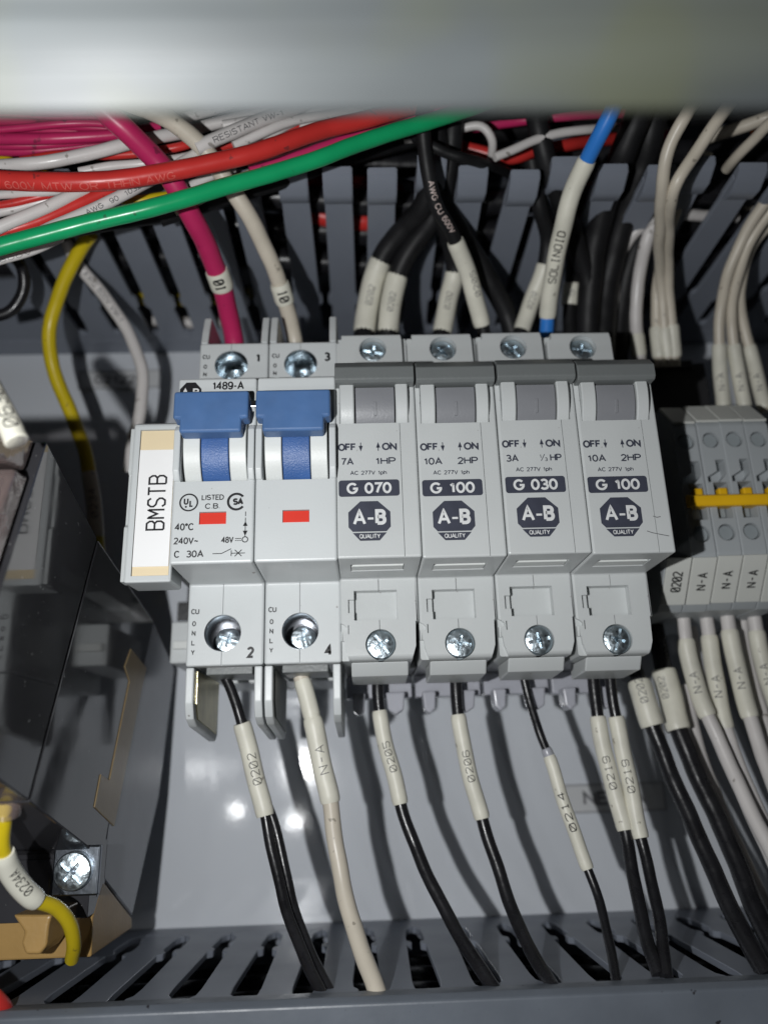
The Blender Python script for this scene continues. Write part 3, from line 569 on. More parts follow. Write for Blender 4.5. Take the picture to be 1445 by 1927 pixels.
# ------------------------------------------------------------------ four single-pole breakers with grey handles
GN = 95.6
def g_breaker(xc, amp, hp, code, label):
    t = thing('circuit_breaker', label, 'circuit breaker', (xc, 15, 21), 'single-pole grey breakers in a row')
    x0, x1 = xc-8.68, xc+8.68
    prof = [(15.2, 21.2), (SD-0.8, 21.2), (SD, 22.0), (SD, 39.4), (GN, 39.4), (GN, 82.5), (SD, 82.5), (SD, 101.8), (15.2, 101.8)]
    b = prism_x('pole_body', prof, x0, x1, 'grey_plastic_warm', t, None, 0.5, 3)
    cs = [box('c', xc-7.7, xc+7.2, 84, 110, 69.35, 84, 'ink', t, None, 0),
          cyl_d('c', xc+0.1, 24.5, 3.35, 66, 80, 'ink', t, 40), cyl_d('c', xc+0.3, 97.6, 3.35, 66, 80, 'ink', t, 40),
          box('c', xc-5.6, xc+4.0, SD-2.6, 80, 29.9, 36.6, 'ink', t, None, 0), box('c', xc-6.9, xc-5.4, SD-1.0, 80, 31.6, 34.6, 'ink', t, None, 0),
          box('c', xc-0.10, xc+0.03, SD-2.2, 80, 15, 39.2, 'ink', t, None, 0),
          box('c', xc+5.12, xc+5.24, GN-0.4, 110, 39, 69.4, 'ink', t, None, 0),
          prism_z('c', [(xc-6.0, 84.5), (xc+5.3, 84.5), (xc+5.3, 90.3), (xc-6.0, 90.3)], 38, 40.6, 'ink', t, None, 0),
          prism_d('c', [(xc+7.3, 15), (xc+9, 15), (xc+9, 29.5), (xc+7.95, 29.5), (xc+7.8, 24), (xc+7.0, 21.5)], 60, 80, 'ink', t, None, 0),
          prism_d('c', [(xc-9, 29.6), (xc-7.9, 29.0), (xc-7.3, 28.4), (xc-7.3, 27.6), (xc-9, 27.6)], SD-1.0, 80, 'ink', t, None, 0),
          prism_d('c', [(xc-7.0, 26.9), (xc-6.75, 26.9), (xc-6.75, 28.9), (xc-7.0, 28.9)], SD-0.8, 80, 'ink', t, None, 0),
          prism_d('c', [(xc-9, 15), (xc-6.8, 21.0), (xc-7.7, 23.6), (xc-7.9, 25.4), (xc-9, 25.4)], SD-1.3, 80, 'ink', t, None, 0),
          prism_d('c', [(xc+6.9, 103), (xc+9, 103), (xc+9, 90), (xc+7.7, 90), (xc+7.5, 100)], SD-2.4, 80, 'ink', t, None, 0),
          prism_d('c', [(xc-9, 103), (xc-7.4, 103), (xc-7.4, 100), (xc-8.1, 99.4), (xc-9, 99.4)], SD-2.4, 80, 'ink', t, None, 0)]
    cut(b, cs)
    prism_z('ledge', [(xc-5.9, 84.8), (xc+5.2, 84.8), (xc+5.2, 88.4), (xc-5.9, 88.4)], 39.5, 40.3, 'drum_white', t, None, 0.15)
    prism_x('terminal_lip', [(60, 21.1), (74.6, 21.1), (72.4, 18.2), (60, 17.6)], xc-6.5, xc+6.2, 'grey_plastic_warm', t, None, 0.3)
    screw(xc+0.1, 76.4, 24.5, 3.2, t, random.uniform(0, 3), tilt=(random.uniform(-.06, .06), random.uniform(-.06, .06)))
    screw(xc+0.3, 75.2, 97.6, 3.2, t, random.uniform(0, 3), tilt=(random.uniform(-.06, .16), random.uniform(-.06, .06)))
    a0, a1 = math.radians(-43), math.radians(40)
    arc_x('cheek', 86.3, 76, 11.2, a0, a1, xc-7.6, xc-4.5, 'grey_plastic_warm', t, back=84.2, bev=0.25)
    arc_x('cheek', 86.3, 76, 11.2, a0, a1, xc+4.45, xc+7.1, 'grey_plastic_warm', t, back=84.2, bev=0.25)
    lv = arc_x('lever', 86, 76, 10.9, math.radians(-38), math.radians(7), xc-4.2, xc+4.2, 'roller_grey', t, back=84.2)
    prism_x('lever_bar', [(93.5, 77.9), (98.4, 77.6), (99.2, 78.2), (99.2, 81.0), (97.2, 83.2), (93.5, 83.6)], xc-8.55, xc+8.5, 'dark_grey_plastic', lv, None, 0.22)
    arc_x('lever_mark', 86, 76, 11.08, math.radians(-27), math.radians(-11), xc-0.32, xc+0.32, 'roller_grey', lv, 8, 0.08, 90)
    # rear clip feet below the terminal
    for s, wd in ((-5.2, 1.7), (3.9, 2.4)):
        prism_d('clip_foot', [(xc+s-wd, 16.5), (xc+s+wd, 16.5), (xc+s+wd*0.8, 12.2), (xc+s, 11.0), (xc+s-wd*0.8, 12.2)], 46, 52, 'milky_plastic', t, None, 0.5, 3)
    box('clip_bar', xc-8.3, xc+8.3, 42, 47, 15.5, 21, 'milky_plastic', t, None, 0.4)
    # print
    d = GN+0.05; L = xc-8.15
    ar_dn = [bar2((0, 1.0), (0, -0.3), 0.18), poly2([(-0.45, 0.25), (0.45, 0.25), (0, -1.05)])]
    ar_up = [bar2((0, -1.0), (0, 0.3), 0.18), poly2([(-0.45, -0.25), (0.45, -0.25), (0, 1.05)])]
    sh = [(*text2('OFF', 1.75, 3.9, 0.03), 1.95, 0), (*text2('ON', 1.75, 3.2, 0.03), 10.95, 0)]
    sh += [(v, f, 4.85, 0) for v, f in ar_dn]+[(v, f, 8.55, 0) for v, f in ar_up]
    on_face('printed_lettering', sh, L, d, 63.85, 'slate_ink', t)
    v1, f1 = text2(amp, 1.65, {2: 2.7, 3: 4.0}[len(amp)], 0.015)
    if '/' in hp:
        hs = [(*text2('1', 0.85, 0.35, 0.01), 8.05, 0.35), bar2((8.1, -0.75), (8.95, 0.8), 0.14), (*text2('3', 0.85, 0.6, 0.01), 9.2, -0.4), (*text2('HP', 1.65, 2.5, 0.012), 11.3, 0)]
    else: hs = [(*text2(hp, 1.65, 4.4, 0.015), 10.0, 0)]
    on_face('printed_rating', [(v1, f1, 0.6+{2: 1.35, 3: 2.0}[len(amp)], 0)]+hs, L, d, 60.55, 'slate_ink', t)
    on_face('printed_rating', [(*text2('AC 277V 1ph', 0.95, 7.7, 0.012), 6.35, 0)], L, d, 57.95, 'slate_ink', t)
    on_face('rating_plate', [rrect2(12.7, 3.65, 0.6)], xc-1.75, d, 54.5, 'slate_ink', t)
    on_face('plate_lettering', [text2(code, 2.5, 9.4, 0.022)], xc-1.75, d+0.04, 54.5, 'white_ink', t)
    on_face('printed_emblem', [octo2(8.7, 6.6), poly2([(-3.5, -3.55), (3.5, -3.55), (2.0, -5.25), (-2.0, -5.25)])], xc-1.85, d, 48.3, 'slate_ink', t)
    on_face('emblem_lettering', [(*text2('A', 3.4, 2.7, 0.01), -2.05, -0.2), (*text2('B', 3.4, 2.3, 0.03), 2.35, -0.2), bar2((-0.35, -0.5), (0.85, -0.5), 0.45), (*text2('QUALITY', 0.95, 4.3, 0.006), 0, -4.3)], xc-1.85, d+0.04, 48.3, 'white_ink', t)
    t.location.y += random.uniform(-0.35, 0.35)*S; t.location.z += random.uniform(-0.25, 0.25)*S; t.rotation_euler = (math.radians(random.uniform(-0.3, 0.3)), math.radians(random.uniform(-0.25, 0.25)), 0)
    return t
g_breaker(3.6, '7A', '1HP', 'G 070', 'grey single-pole breaker marked 7A 1HP and G 070')
g_breaker(21.1, '10A', '2HP', 'G 100', 'grey breaker marked G 100, between the G 070 and G 030 breakers')
g_breaker(38.6, '3A', '1/3', 'G 030', 'grey single-pole breaker marked 3A and G 030')
g4 = g_breaker(56.1, '10A', '2HP', 'G 100', 'grey breaker marked G 100 at the right end, beside the terminal blocks')
for pl in ([(60.9, 47.3), (61.7, 47.0), (62.5, 47.15)], [(59.2, 44.1), (60.2, 43.7), (62.3, 43.2), (63.7, 42.9)]):
    on_face('scratch', [bar2(a_, b_, 0.16) for a_, b_ in zip(pl[:-1], pl[1:])], 0, GN+0.05, 0, 'ink_grey', g4)

# ------------------------------------------------------------------ end bracket with marker strip
t = thing('end_bracket', 'grey end bracket holding a strip lettered BMSTB', 'end bracket', (-44.5, 15, 37))
b = prism_x('bracket_body', [(80, 37.6), (90.2, 37.2), (90.2, 73), (88.5, 74), (80, 74)], -49.6, -39.8, 'grey_plastic', t, None, 0.5)
box('bracket_stem', -46.5, -39.9, 15, 80.2, 46, 66, 'grey_plastic', t, None, 0.4)
cut(b, [box('c', -48.1, -40.3, 89.2, 95, 38.6, 71.7, 'ink', t, None, 0)])
prism_x('bracket_edge', [(86, 37.6), (89.4, 37.6), (89.4, 49.5), (88.6, 50.2), (88.6, 61.5), (89.4, 62.2), (89.4, 72.4), (86, 72.4)], -50.5, -49.65, 'grey_plastic_warm', t, None, 0.2)
box('marker_strip', -48.0, -40.4, 89.2, 89.9, 38.7, 71.6, 'cream_strip', t, None, 0.1)
pp = box('paper_insert', -47.95, -40.45, 89.92, 90.1, 40.6, 66.9, 'paper_white', t, None, 0.0)
on_face('printed_lettering', [stroke2('BMSTB', 3.6, 12.2, 0.42)], -43.7, 90.16, 54.7, 'ink', pp, math.pi/2)
box('bracket_foot', -50, -41.5, 15, 46, 26, 36.8, 'grey_plastic', t, None, 0.5)
box('foot_slot', -49, -42.5, 46.05, 47.5, 29.5, 31.5, 'drum_white', t, None, 0.2)

# ------------------------------------------------------------------ terminal blocks on the right
def terminal(xc, txt, label, full=True):
    J = random.uniform(-0.35, 0.35)
    t = thing('terminal_block', label, 'terminal block', (xc, 15, 36), 'terminal blocks in a row')
    x0, x1 = xc-3.08, xc+3.08
    if full:
        prof = [(15, 34), (56, 34), (58.6, 36.2), (66.6, 45.6), (67, 46.5), (67, 80.0), (66.4, 81.2), (60, 88.0), (56, 89), (15, 89)]
    else:
        prof = [(15, 34), (56, 34), (58.6, 36.2), (66.0, 45.4), (60, 47), (48, 52), (48, 80), (40, 86), (15, 86)]
    b = prism_x('housing', prof, x0, x1, 'terminal_grey', t, None, 0.25)
    if full:
        cs = [cyl_d('c', xc, 76.0, 2.15, 64.6, 70, 'ink', t, 28), cyl_d('c', xc+0.1, 51.4, 2.15, 64.6, 70, 'ink', t, 28),
              box('c', xc-1.3, xc+2.4, 62.5, 70, 55.0, 64.5, 'ink', t, None, 0),
              prism_d('c', [(xc-2.4, 64.6), (xc+0.6, 64.6), (xc+2.5, 66.8), (xc+2.5, 70.6), (xc+0.2, 70.6), (xc+0.2, 67.5), (xc-2.4, 66.0)], 63.8, 70, 'ink', t, None, 0)]
        cut(b, cs)
        for z in (76.0, 51.4): cyl_d('push_button', xc+(0.1 if z < 60 else 0), z, 1.95, 64.7, 66.3, 'terminal_dark', t, 28, 0, 1.8)
        box('jumper_socket', xc-0.9, xc+2.0, 62.6, 64.2, 56.0, 60.2, 'terminal_dark', t, None, 0.2)
        # upper tag
        e = 0.35
        up = [(66.6+e, 80.9+e), (60.2+e, 87.7+e), (59.6, 87.3), (66.0, 80.4)]
        prism_x('marker_tag', [(67.5, 81.3), (60.6, 88.6), (60.1, 88.1), (66.9, 80.95)], x0+0.12, x1-0.12, 'tag_white', t, None, 0.12, 1)
    lo = prism_x('marker_tag', [(67.4, 45.3), (58.9, 35.3), (58.5, 35.8), (66.7, 45.6)], x0+0.12, x1-0.12, 'tag_white', t, None, 0.12, 1)
    v, f = stroke2(txt, 2.2, 5.4 if len(txt) > 3 else 4.6, 0.36)
    dx, dz = (58.9-67.4), (35.3-45.3); Lg = math.hypot(dx, dz); ux, uz = -dx/Lg, -dz/Lg; nx, nz = uz, -ux
    cd, cz = (67.4+58.9)/2, (45.3+35.3)/2
    V = [(xc-b2, cd+ux*a2+nx*0.06, cz+uz*a2+nz*0.06) for a2, b2, _l in v]
    me = bpy.data.meshes.new('printed_number'); g = ORG[t]
    me.from_pydata([((p[0]-g[0])*S, -(p[1]-g[1])*S, (p[2]-g[2])*S) for p in V], [], f); fin('printed_number', me, 'ink', lo, g, False)
    t.location.y += J*S; t.location.z += random.uniform(-0.2, 0.2)*S; t.rotation_euler = (0, math.radians(random.uniform(-0.3, 0.3)), 0)
    return t
terminal(77.15, '0202', 'low end terminal block with a white tag marked 0202', False)
for i, w_ in enumerate(('first', 'second', 'third', 'fourth')):
    terminal(83.5+6.28*i, 'N-A', f'grey terminal block with N-A tag, {w_} along the yellow jumper from the breakers')
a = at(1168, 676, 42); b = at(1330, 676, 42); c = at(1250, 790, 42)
t = thing('terminal_block', 'terminal block behind the right-hand breaker, its black colour standing in for shadow', 'terminal block', ((a[0]+b[0])/2, 15, c[2]))
bk = box('housing', a[0], b[0], 15, 40, c[2], a[2]-0.5, 'shade_black', t, None, 0.6)  # added housing for the wire ends, coloured black to deepen the breaker's shadow
for q in range(4): box('entry_funnel', a[0]+1.5+q*5.4, a[0]+5.6+q*5.4, 34, 41.5, a[2]-3.0, a[2]-0.3, 'shade_black', t, None, 0.4)
t = thing('jumper_bar', 'yellow plastic jumper bar plugged across the grey terminal blocks', 'jumper', (92, 66, 59))
prism_x('bar', [(64.5, 58.3), (68.6, 57.9), (69.3, 58.8), (69.2, 60.6), (67.5, 61.3), (64.5, 61.0)], 81.0, 112, 'jumper_yellow', t, None, 0.35)
for i in range(4): box('prong', 83.3+6.28*i, 85.6+6.28*i, 64.4, 67.2, 61.0, 63.2, 'jumper_yellow', t, None, 0.4)

# ------------------------------------------------------------------ black relay on the left, mounted at a slant
RX = -58.0
t = thing('power_relay', 'glossy black relay block with tan clip on the left', 'relay', (-80, 20, -34))
prism_x('front_case', [(114.6, 58.8), (83.3, 49.0), (106.2, -4.3), (118.1, -0.8), (135, 3)], -112, RX, 'gloss_black', t, None, 0.35)
prism_x('rear_case', [(82.7, 48.8), (33.2, 39.3), (61.0, -12.0), (65.2, -26), (69.6, -16), (105.6, -4.5)], -112, RX, 'gloss_black', t, None, 0.35)
prism_x('base_block', [(33.0, 39.2), (6, 29.4), (17, -7.1), (36.6, -33.8), (61.2, -22.4), (60.8, -12.1)], -112, RX-0.05, 'relay_grey', t, None, 0.5)
prism_x('clip', [(53.3, 29.0), (38.3, 26.0), (42.3, 19.0), (57.1, -11.8), (71.8, -7.0), (69.3, -0.4), (63.0, -1.8), (52.8, 21.1), (57.5, 24.1)], RX-1, RX+0.25, 'tan_dull', t, None, 0.12)
prism_x('tan_base', [(64.8, -26.2), (61.4, -22.7), (36.8, -34.0), (36, -36.5), (66, -36.5), (67, -29)], -112, RX-0.05, 'tan_plastic', t, None, 0.4)
# screw terminal in the stepped pocket
a = at(136, 1640, 74)
box('terminal_plate', a[0]-4.7, a[0]+4.9, 70.6, 72.2, a[2]-4.9, a[2]+4.7, 'zinc_dark', t, None, 0.4)
screw(a[0], 73.2, a[2], 3.8, t, 0.75, tilt=(0.08, 0.1))
box('terminal_step', -112, a[0]-5.6, 60, 70, -29, -17, 'gloss_black', t, None, 0.4)
prism_x('terminal_step', [(60, -28.5), (70.2, -28.5), (70.2, -16.2), (66, -14.5), (60, -14)], a[0]-5.7, RX-0.1, 'gloss_black', t, None, 0.3)
# tan latch below
p = [at(24, 1722, 78), at(98, 1722, 78), at(92, 1740, 78), at(88, 1780, 78), at(75, 1797, 78), at(48, 1797, 78), at(40, 1775, 78), at(46, 1755, 78)]
prism_d('latch', [(q[0], q[2]) for q in p], 68, 78, 'tan_plastic', t, None, 0.6, 3)
# clear cover on the front
cl = thing('clear_cover', 'clear plastic terminal cover on the black relay at the left edge', 'cover', (-66, 122, 30))
Vc = []
prism_x('cover_shell', [(118.4, 50.4), (124, 49.9), (130, 36), (142, 3), (136.2, 3), (126.4, 29.2)], -110, -58.7, 'clear_plastic', cl, None, 0.8, 3)
prism_x('cover_top', [(115.6, 58.9), (134.0, 54.4), (135.0, 49.6), (125, 50.5), (118.2, 51.6)], -110, -59.6, 'clear_plastic', cl, None, 0.7, 3)
prism_x('insert_card', [(122.8, 41.2), (124.2, 41.8), (131.6, 22), (130.2, 21.5)], -100, -59.4, 'pink_card', cl, None, 0.2)
prism_x('white_insert', [(119.8, 49.4), (121.2, 49.8), (124.2, 42.4), (122.8, 41.8)], -100, -59.8, 'paper_white', cl, None, 0.2)
for q in range(3): prism_x('contact_strip', [(121.3, 48.6), (122.2, 49), (127.4, 36), (126.4, 35.6)], -62.0-2.4*q, -61.3-2.4*q, 'zinc_dark', cl, None, 0.1)
prism_x('dark_insert', [(118.6, 56.6), (121, 56.4), (122.4, 53.4), (119.8, 53.0)], -100, -62.0, 'zinc_dark', cl, None, 0.3)


# ------------------------------------------------------------------ wires out of the lower terminals
LG = 'wires leaving the lower terminals'
def low(label, pts, wpx, m, sl, **k):
    return wire(label, pts, wpx, m, LG, sl, **k)
low('black wire with the 0202 sleeve below breaker terminal 2, left of its pair', [(418, 1262, 60), (436, 1300, 60), (452, 1345, 60), (466, 1400, 59), (484, 1480, 58), (504, 1560, 58), (525, 1650, 60), (548, 1740, 64), (578, 1815, 69), (606, 1872, 73), (625, 1920, 76)], 21, 'ins_black', [((457, 1357), (501, 1533), 35, '0202', 'sleeve', {'m': 'ink', 'h': 1.9, 'w': 7.2, 'turn': -0.1})])
wire('black wire joined into the lower end of the 0202 sleeve, right of its pair', [(498, 1500, 57), (519, 1560, 57), (537, 1640, 58), (558, 1720, 61), (585, 1795, 66), (618, 1862, 71), (640, 1910, 74)], 20, 'ins_black', LG)
low('thick beige wire with the N-A sleeve below breaker terminal 4', [(566, 1272, 62), (578, 1310, 62), (590, 1360, 62), (603, 1430, 62), (622, 1520, 62), (635, 1600, 62), (652, 1690, 64), (676, 1780, 68), (704, 1850, 73), (715, 1885, 75)], 32, 'ins_beige', [((567, 1278), (588, 1348), 33, ''), ((590, 1350), (626, 1512), 38, 'N-A', 'sleeve', {'m': 'ink_grey', 'h': 2.0, 'w': 6.2, 'turn': -0.1})])
low('black wire with the 0205 sleeve below the G 070 breaker', [(710, 1270, 54), (713, 1330, 54), (722, 1390, 54), (738, 1450, 54), (757, 1520, 54), (785, 1600, 55), (824, 1690, 59), (866, 1765, 64), (912, 1835, 71), (935, 1870, 75)], 24, 'ins_black', [((713, 1336), (756, 1517), 30, '0205', 'sleeve', {'m': 'ink', 'h': 1.6, 'w': 7, 'turn': -0.1})])
low('black wire with the 0206 sleeve below the left G 100 breaker', [(856, 1270, 54), (861, 1330, 54), (871, 1400, 54), (888, 1480, 54), (906, 1540, 54), (935, 1625, 56), (960, 1700, 59), (988, 1770, 64), (1025, 1835, 71), (1042, 1862, 75)], 24, 'ins_black', [((863, 1346), (905, 1538), 30, '0206', 'sleeve', {'m': 'ink', 'h': 1.6, 'w': 7, 'turn': -0.1})])
low('thin black wire with the narrow 0214 sleeve below the G 030 breaker', [(984, 1270, 54), (996, 1320, 54), (1015, 1380, 55), (1034, 1430, 55), (1068, 1530, 56), (1106, 1635, 57), (1130, 1710, 60), (1147, 1780, 65), (1158, 1840, 71), (1162, 1875, 75)], 17, 'ins_black', [((1022, 1412), (1037, 1428), 21, '', 'milky_plastic'), ((1032, 1424), (1109, 1638), 25, '0214', 'sleeve', {'m': 'ink', 'h': 1.5, 'w': 8.5, 't': 0.22})])
low('black wire with a 0219 sleeve, left one of the pair', [(1114, 1262, 54), (1120, 1320, 54), (1128, 1370, 54), (1145, 1450, 54), (1170, 1545, 55), (1186, 1620, 57), (1202, 1700, 61), (1220, 1780, 67), (1240, 1838, 72)], 24, 'ins_black', [((1122, 1352), (1178, 1562), 31, '0219', 'sleeve', {'m': 'ink', 'h': 1.6, 'w': 7.5})])
low('black wire with a 0219 sleeve, right one of the pair', [(1146, 1262, 55), (1153, 1320, 55), (1162, 1370, 55), (1178, 1450, 55), (1203, 1560, 56), (1222, 1640, 58), (1237, 1720, 62), (1247, 1790, 68), (1254, 1842, 73)], 22, 'ins_black', [((1155, 1352), (1206, 1578), 31, '0219', 'sleeve', {'m': 'ink', 'h': 1.6, 'w': 7.5})])
RG = 'wires leaving the terminal blocks downwards'
wire('black wire with a short 0202 sleeve at the right end breaker', [(1150, 1120, 34), (1172, 1190, 38), (1192, 1255, 43), (1208, 1310, 45), (1232, 1375, 46), (1265, 1460, 48), (1310, 1570, 52), (1360, 1680, 58), (1408, 1775, 65), (1445, 1840, 71)], 31, 'ins_black', RG, [((1198, 1286), (1228, 1364), 44, '0202', 'sleeve', {'m': 'ink_grey', 'h': 1.8, 'w': 6, 'shift': -3})])
wire('black wire with a broad white sleeve under the terminal blocks', [(1222, 1110, 34), (1232, 1175, 37), (1242, 1235, 39), (1256, 1300, 40), (1278, 1375, 42), (1322, 1480, 45), (1375, 1600, 50), (1425, 1720, 57), (1465, 1800, 64)], 35, 'ins_black', RG, [((1246, 1258), (1277, 1371), 46, '0202', 'sleeve', {'m': 'ink_grey', 'h': 1.8, 'w': 6, 'shift': -3, 'turn': 0.4})])
for lab, pts, s0, s1, wp in (
    ('white wire with an N-A sleeve below the 0202 tag', [(1282, 1128, 46), (1288, 1190, 46), (1304, 1270, 46), (1330, 1350, 48), (1368, 1430, 50), (1410, 1520, 54), (1470, 1640, 60)], (1290, 1202), (1330, 1350), 27),
    ('white wire with an N-A sleeve below the first N-A tag', [(1324, 1128, 44), (1332, 1190, 44), (1345, 1280, 44), (1368, 1380, 45), (1405, 1480, 48), (1460, 1600, 52)], (1333, 1196), (1366, 1372), 26),
    ('white wire with an N-A sleeve below the second N-A tag', [(1364, 1128, 46), (1370, 1180, 46), (1388, 1270, 46), (1412, 1350, 48), (1434, 1420, 50), (1470, 1520, 54)], (1371, 1188), (1412, 1350), 27),
    ('pale wire with a sleeve below the third N-A tag', [(1412, 1125, 44), (1420, 1170, 44), (1438, 1260, 44), (1465, 1340, 46)], (1424, 1185), (1462, 1330), 26)):
    wire(lab, pts, wp, 'ins_white', RG, [(s0, s1, wp+6, 'N-A', 'sleeve', {'m': 'ink_grey', 'h': 1.9, 'w': 5.5, 'shift': 1.5, 't': 0.22})])
wire('pale wire running behind the black 0202 wires to the lower right', [(1290, 1290, 34), (1310, 1400, 36), (1350, 1510, 38), (1400, 1620, 42), (1450, 1730, 48)], 26, 'ins_white', RG)
wire('white wire low in the right corner behind the N-A wires', [(1340, 1330, 34), (1378, 1430, 36), (1420, 1530, 40), (1470, 1650, 46)], 26, 'ins_beige', RG)
wire('white wire squeezed between the second and third N-A sleeves', [(1395, 1160, 38), (1402, 1220, 38), (1420, 1300, 40), (1450, 1390, 44), (1490, 1480, 50)], 24, 'ins_white', RG)
wire('pale wire just right of the broad white sleeve', [(1300, 1180, 36), (1312, 1260, 36), (1335, 1340, 38), (1372, 1430, 42), (1425, 1560, 48), (1480, 1680, 56)], 24, 'ins_white', RG)
wire('thin grey wire low behind the black pair at the right', [(1322, 1420, 30), (1352, 1520, 34), (1392, 1620, 40), (1440, 1740, 48)], 18, 'ins_beige', RG)
# cables lying inside the lower duct
for i, (zz, dd, r) in enumerate(((-54, 24, 4.2), (-55, 36, 4.5), (-54.5, 48, 4.2), (-56, 59, 4.4), (-63, 30, 4.5), (-64, 44, 4.5), (-63, 56, 4.5), (-53, 14, 3.5))):
    C = spline([(-130, dd, zz), (-60, dd+2, zz-1), (0, dd-1, zz), (60, dd+1.5, zz-1), (140, dd, zz)], 4)
    tag(tube('cable', C, r, 'ins_black', None, tuple(C[0])), ('second from the panel', 'third from the panel', 'fourth from the panel', 'nearest the cover', 'deep, nearest the panel', 'deep, in the middle', 'deep, nearest the cover', 'thinnest, against the panel')[i]+', black cable inside the lower duct', 'cable', 'cables inside the lower duct')

# ------------------------------------------------------------------ wires into the upper terminals
UG = 'wires entering the upper terminals'
wire('thick magenta wire with a small 10 marker entering terminal 1', [(150, 150, 118), (194, 205, 114), (242, 249, 110), (298, 305, 104), (335, 358, 99), (370, 425, 91), (400, 490, 82), (424, 560, 72), (440, 635, 62), (446, 690, 58)], 40, 'ins_pink', UG, [((392, 512), (408, 548), 44, '10', 'marker', {'m': 'ink', 'h': 2.4, 'w': 3.0, 't': 0.5, 'turn': 0.2})], n=18)
wire('thick beige wire with a small 10 marker entering terminal 3', [(180, 165, 116), (244, 192, 112), (314, 222, 108), (375, 268, 103), (415, 323, 98), (462, 396, 91), (498, 466, 82), (530, 545, 72), (553, 630, 62), (562, 690, 58)], 33, 'ins_beige', UG, [((524, 532), (538, 566), 37, '10', 'marker', {'m': 'ink', 'h': 2.3, 'w': 3.0, 't': 0.45, 'flip': True})], n=18)
wire('black wire with a 0202 sleeve into the G 070 breaker, left of two', [(815, 225, 92), (822, 300, 86), (800, 385, 76), (762, 430, 68), (722, 478, 62), (702, 530, 58), (690, 590, 55), (684, 645, 54)], 38, 'ins_black', UG, [((716, 488), (685, 625), 35, '0202', 'sleeve', {'h': 1.7, 'w': 6})])
wire('black wire with a 0202 sleeve into the G 070 breaker, right of two', [(850, 225, 90), (845, 320, 82), (815, 410, 72), (778, 460, 66), (750, 512, 61), (738, 560, 58), (728, 645, 54)], 36, 'ins_black', UG, [((748, 518), (730, 625), 35, '0202', 'sleeve', {'h': 1.6, 'w': 5.5})])
wire('black wire with a 0202 sleeve leaning into the left G 100 breaker', [(800, 290, 84), (826, 400, 74), (850, 460, 66), (856, 510, 60), (842, 570, 56), (828, 645, 54)], 32, 'ins_black', UG, [((856, 512), (830, 625), 33, '0202', 'sleeve', {'h': 1.6, 'w': 5.5})])
wire('black wire with white print and a long 0205 sleeve reaching the G 030 breaker', [(795, 215, 102), (797, 270, 98), (803, 325, 94), (822, 388, 88), (852, 440, 82), (872, 490, 76), (890, 550, 69), (905, 605, 63), (914, 640, 60)], 24, 'ins_black', UG, [((858, 450), (907, 612), 33, '0205', 'sleeve', {'h': 1.5, 'w': 7, 'turn': -0.5})], [((808, 340), (848, 432), 'AWG CU 600V', 'pale_print', True, 0.2)])
wire('black wire crossing down behind the long sleeve to the G 030 breaker', [(820, 330, 80), (845, 400, 74), (885, 465, 67), (922, 530, 60), (952, 590, 54), (972, 650, 50)], 34, 'ins_black', UG)
wire('black wire with a 0220 sleeve leaning into the G 030 breaker', [(1000, 300, 84), (1015, 390, 76), (1032, 450, 68), (1022, 510, 62), (1000, 565, 57), (975, 640, 54)], 26, 'ins_black', UG, [((1024, 500), (980, 622), 32, '0220', 'sleeve', {'h': 1.5, 'w': 5.5, 'shift': 1})])
wire('blue wire with a long white sleeve lettered SOLINOID', [(1165, 160, 112), (1150, 208, 108), (1128, 258, 103), (1106, 300, 98), (1082, 350, 92), (1062, 405, 86), (1050, 460, 79), (1040, 520, 72), (1031, 590, 64), (1026, 650, 58)], 29, 'ins_blue', UG, [((1106, 300), (1030, 596), 34, 'SOLINOID', 'sleeve', {'m': 'ink', 'h': 1.9, 'w': 14.2, 'shift': 3.5, 't': 0.3})], n=18)
wire('black wire with a small flag marked 5 beside the SOLINOID sleeve', [(1088, 380, 66), (1082, 450, 60), (1076, 520, 54), (1072, 580, 50), (1072, 640, 48)], 24, 'ins_black', UG, [((1077, 530), (1073, 575), 34, '5', 'sleeve', {'h': 1.6, 'w': 1.8})])
wire('black wire passing left of the blue wire down to the right breakers', [(1008, 205, 92), (1020, 270, 88), (1042, 350, 80), (1078, 440, 68), (1104, 520, 58), (1112, 640, 48)], 34, 'ins_black', UG)
for i, (lab, pts, wp) in enumerate((
    ('thick black cable curving down right of the blue wire, leftmost of three', [(1205, 205, 92), (1178, 275, 86), (1148, 350, 76), (1122, 450, 64), (1108, 560, 54), (1104, 680, 46)], 44),
    ('thick black cable curving down right of the blue wire, middle of three', [(1228, 225, 88), (1205, 320, 78), (1168, 430, 64), (1142, 530, 54), (1132, 680, 46)], 44),
    ('thick black cable curving down right of the blue wire, rightmost of three', [(1240, 330, 76), (1205, 430, 62), (1180, 520, 52), (1166, 600, 46), (1160, 690, 42)], 36))):
    wire(lab, pts, wp, 'ins_black', UG)
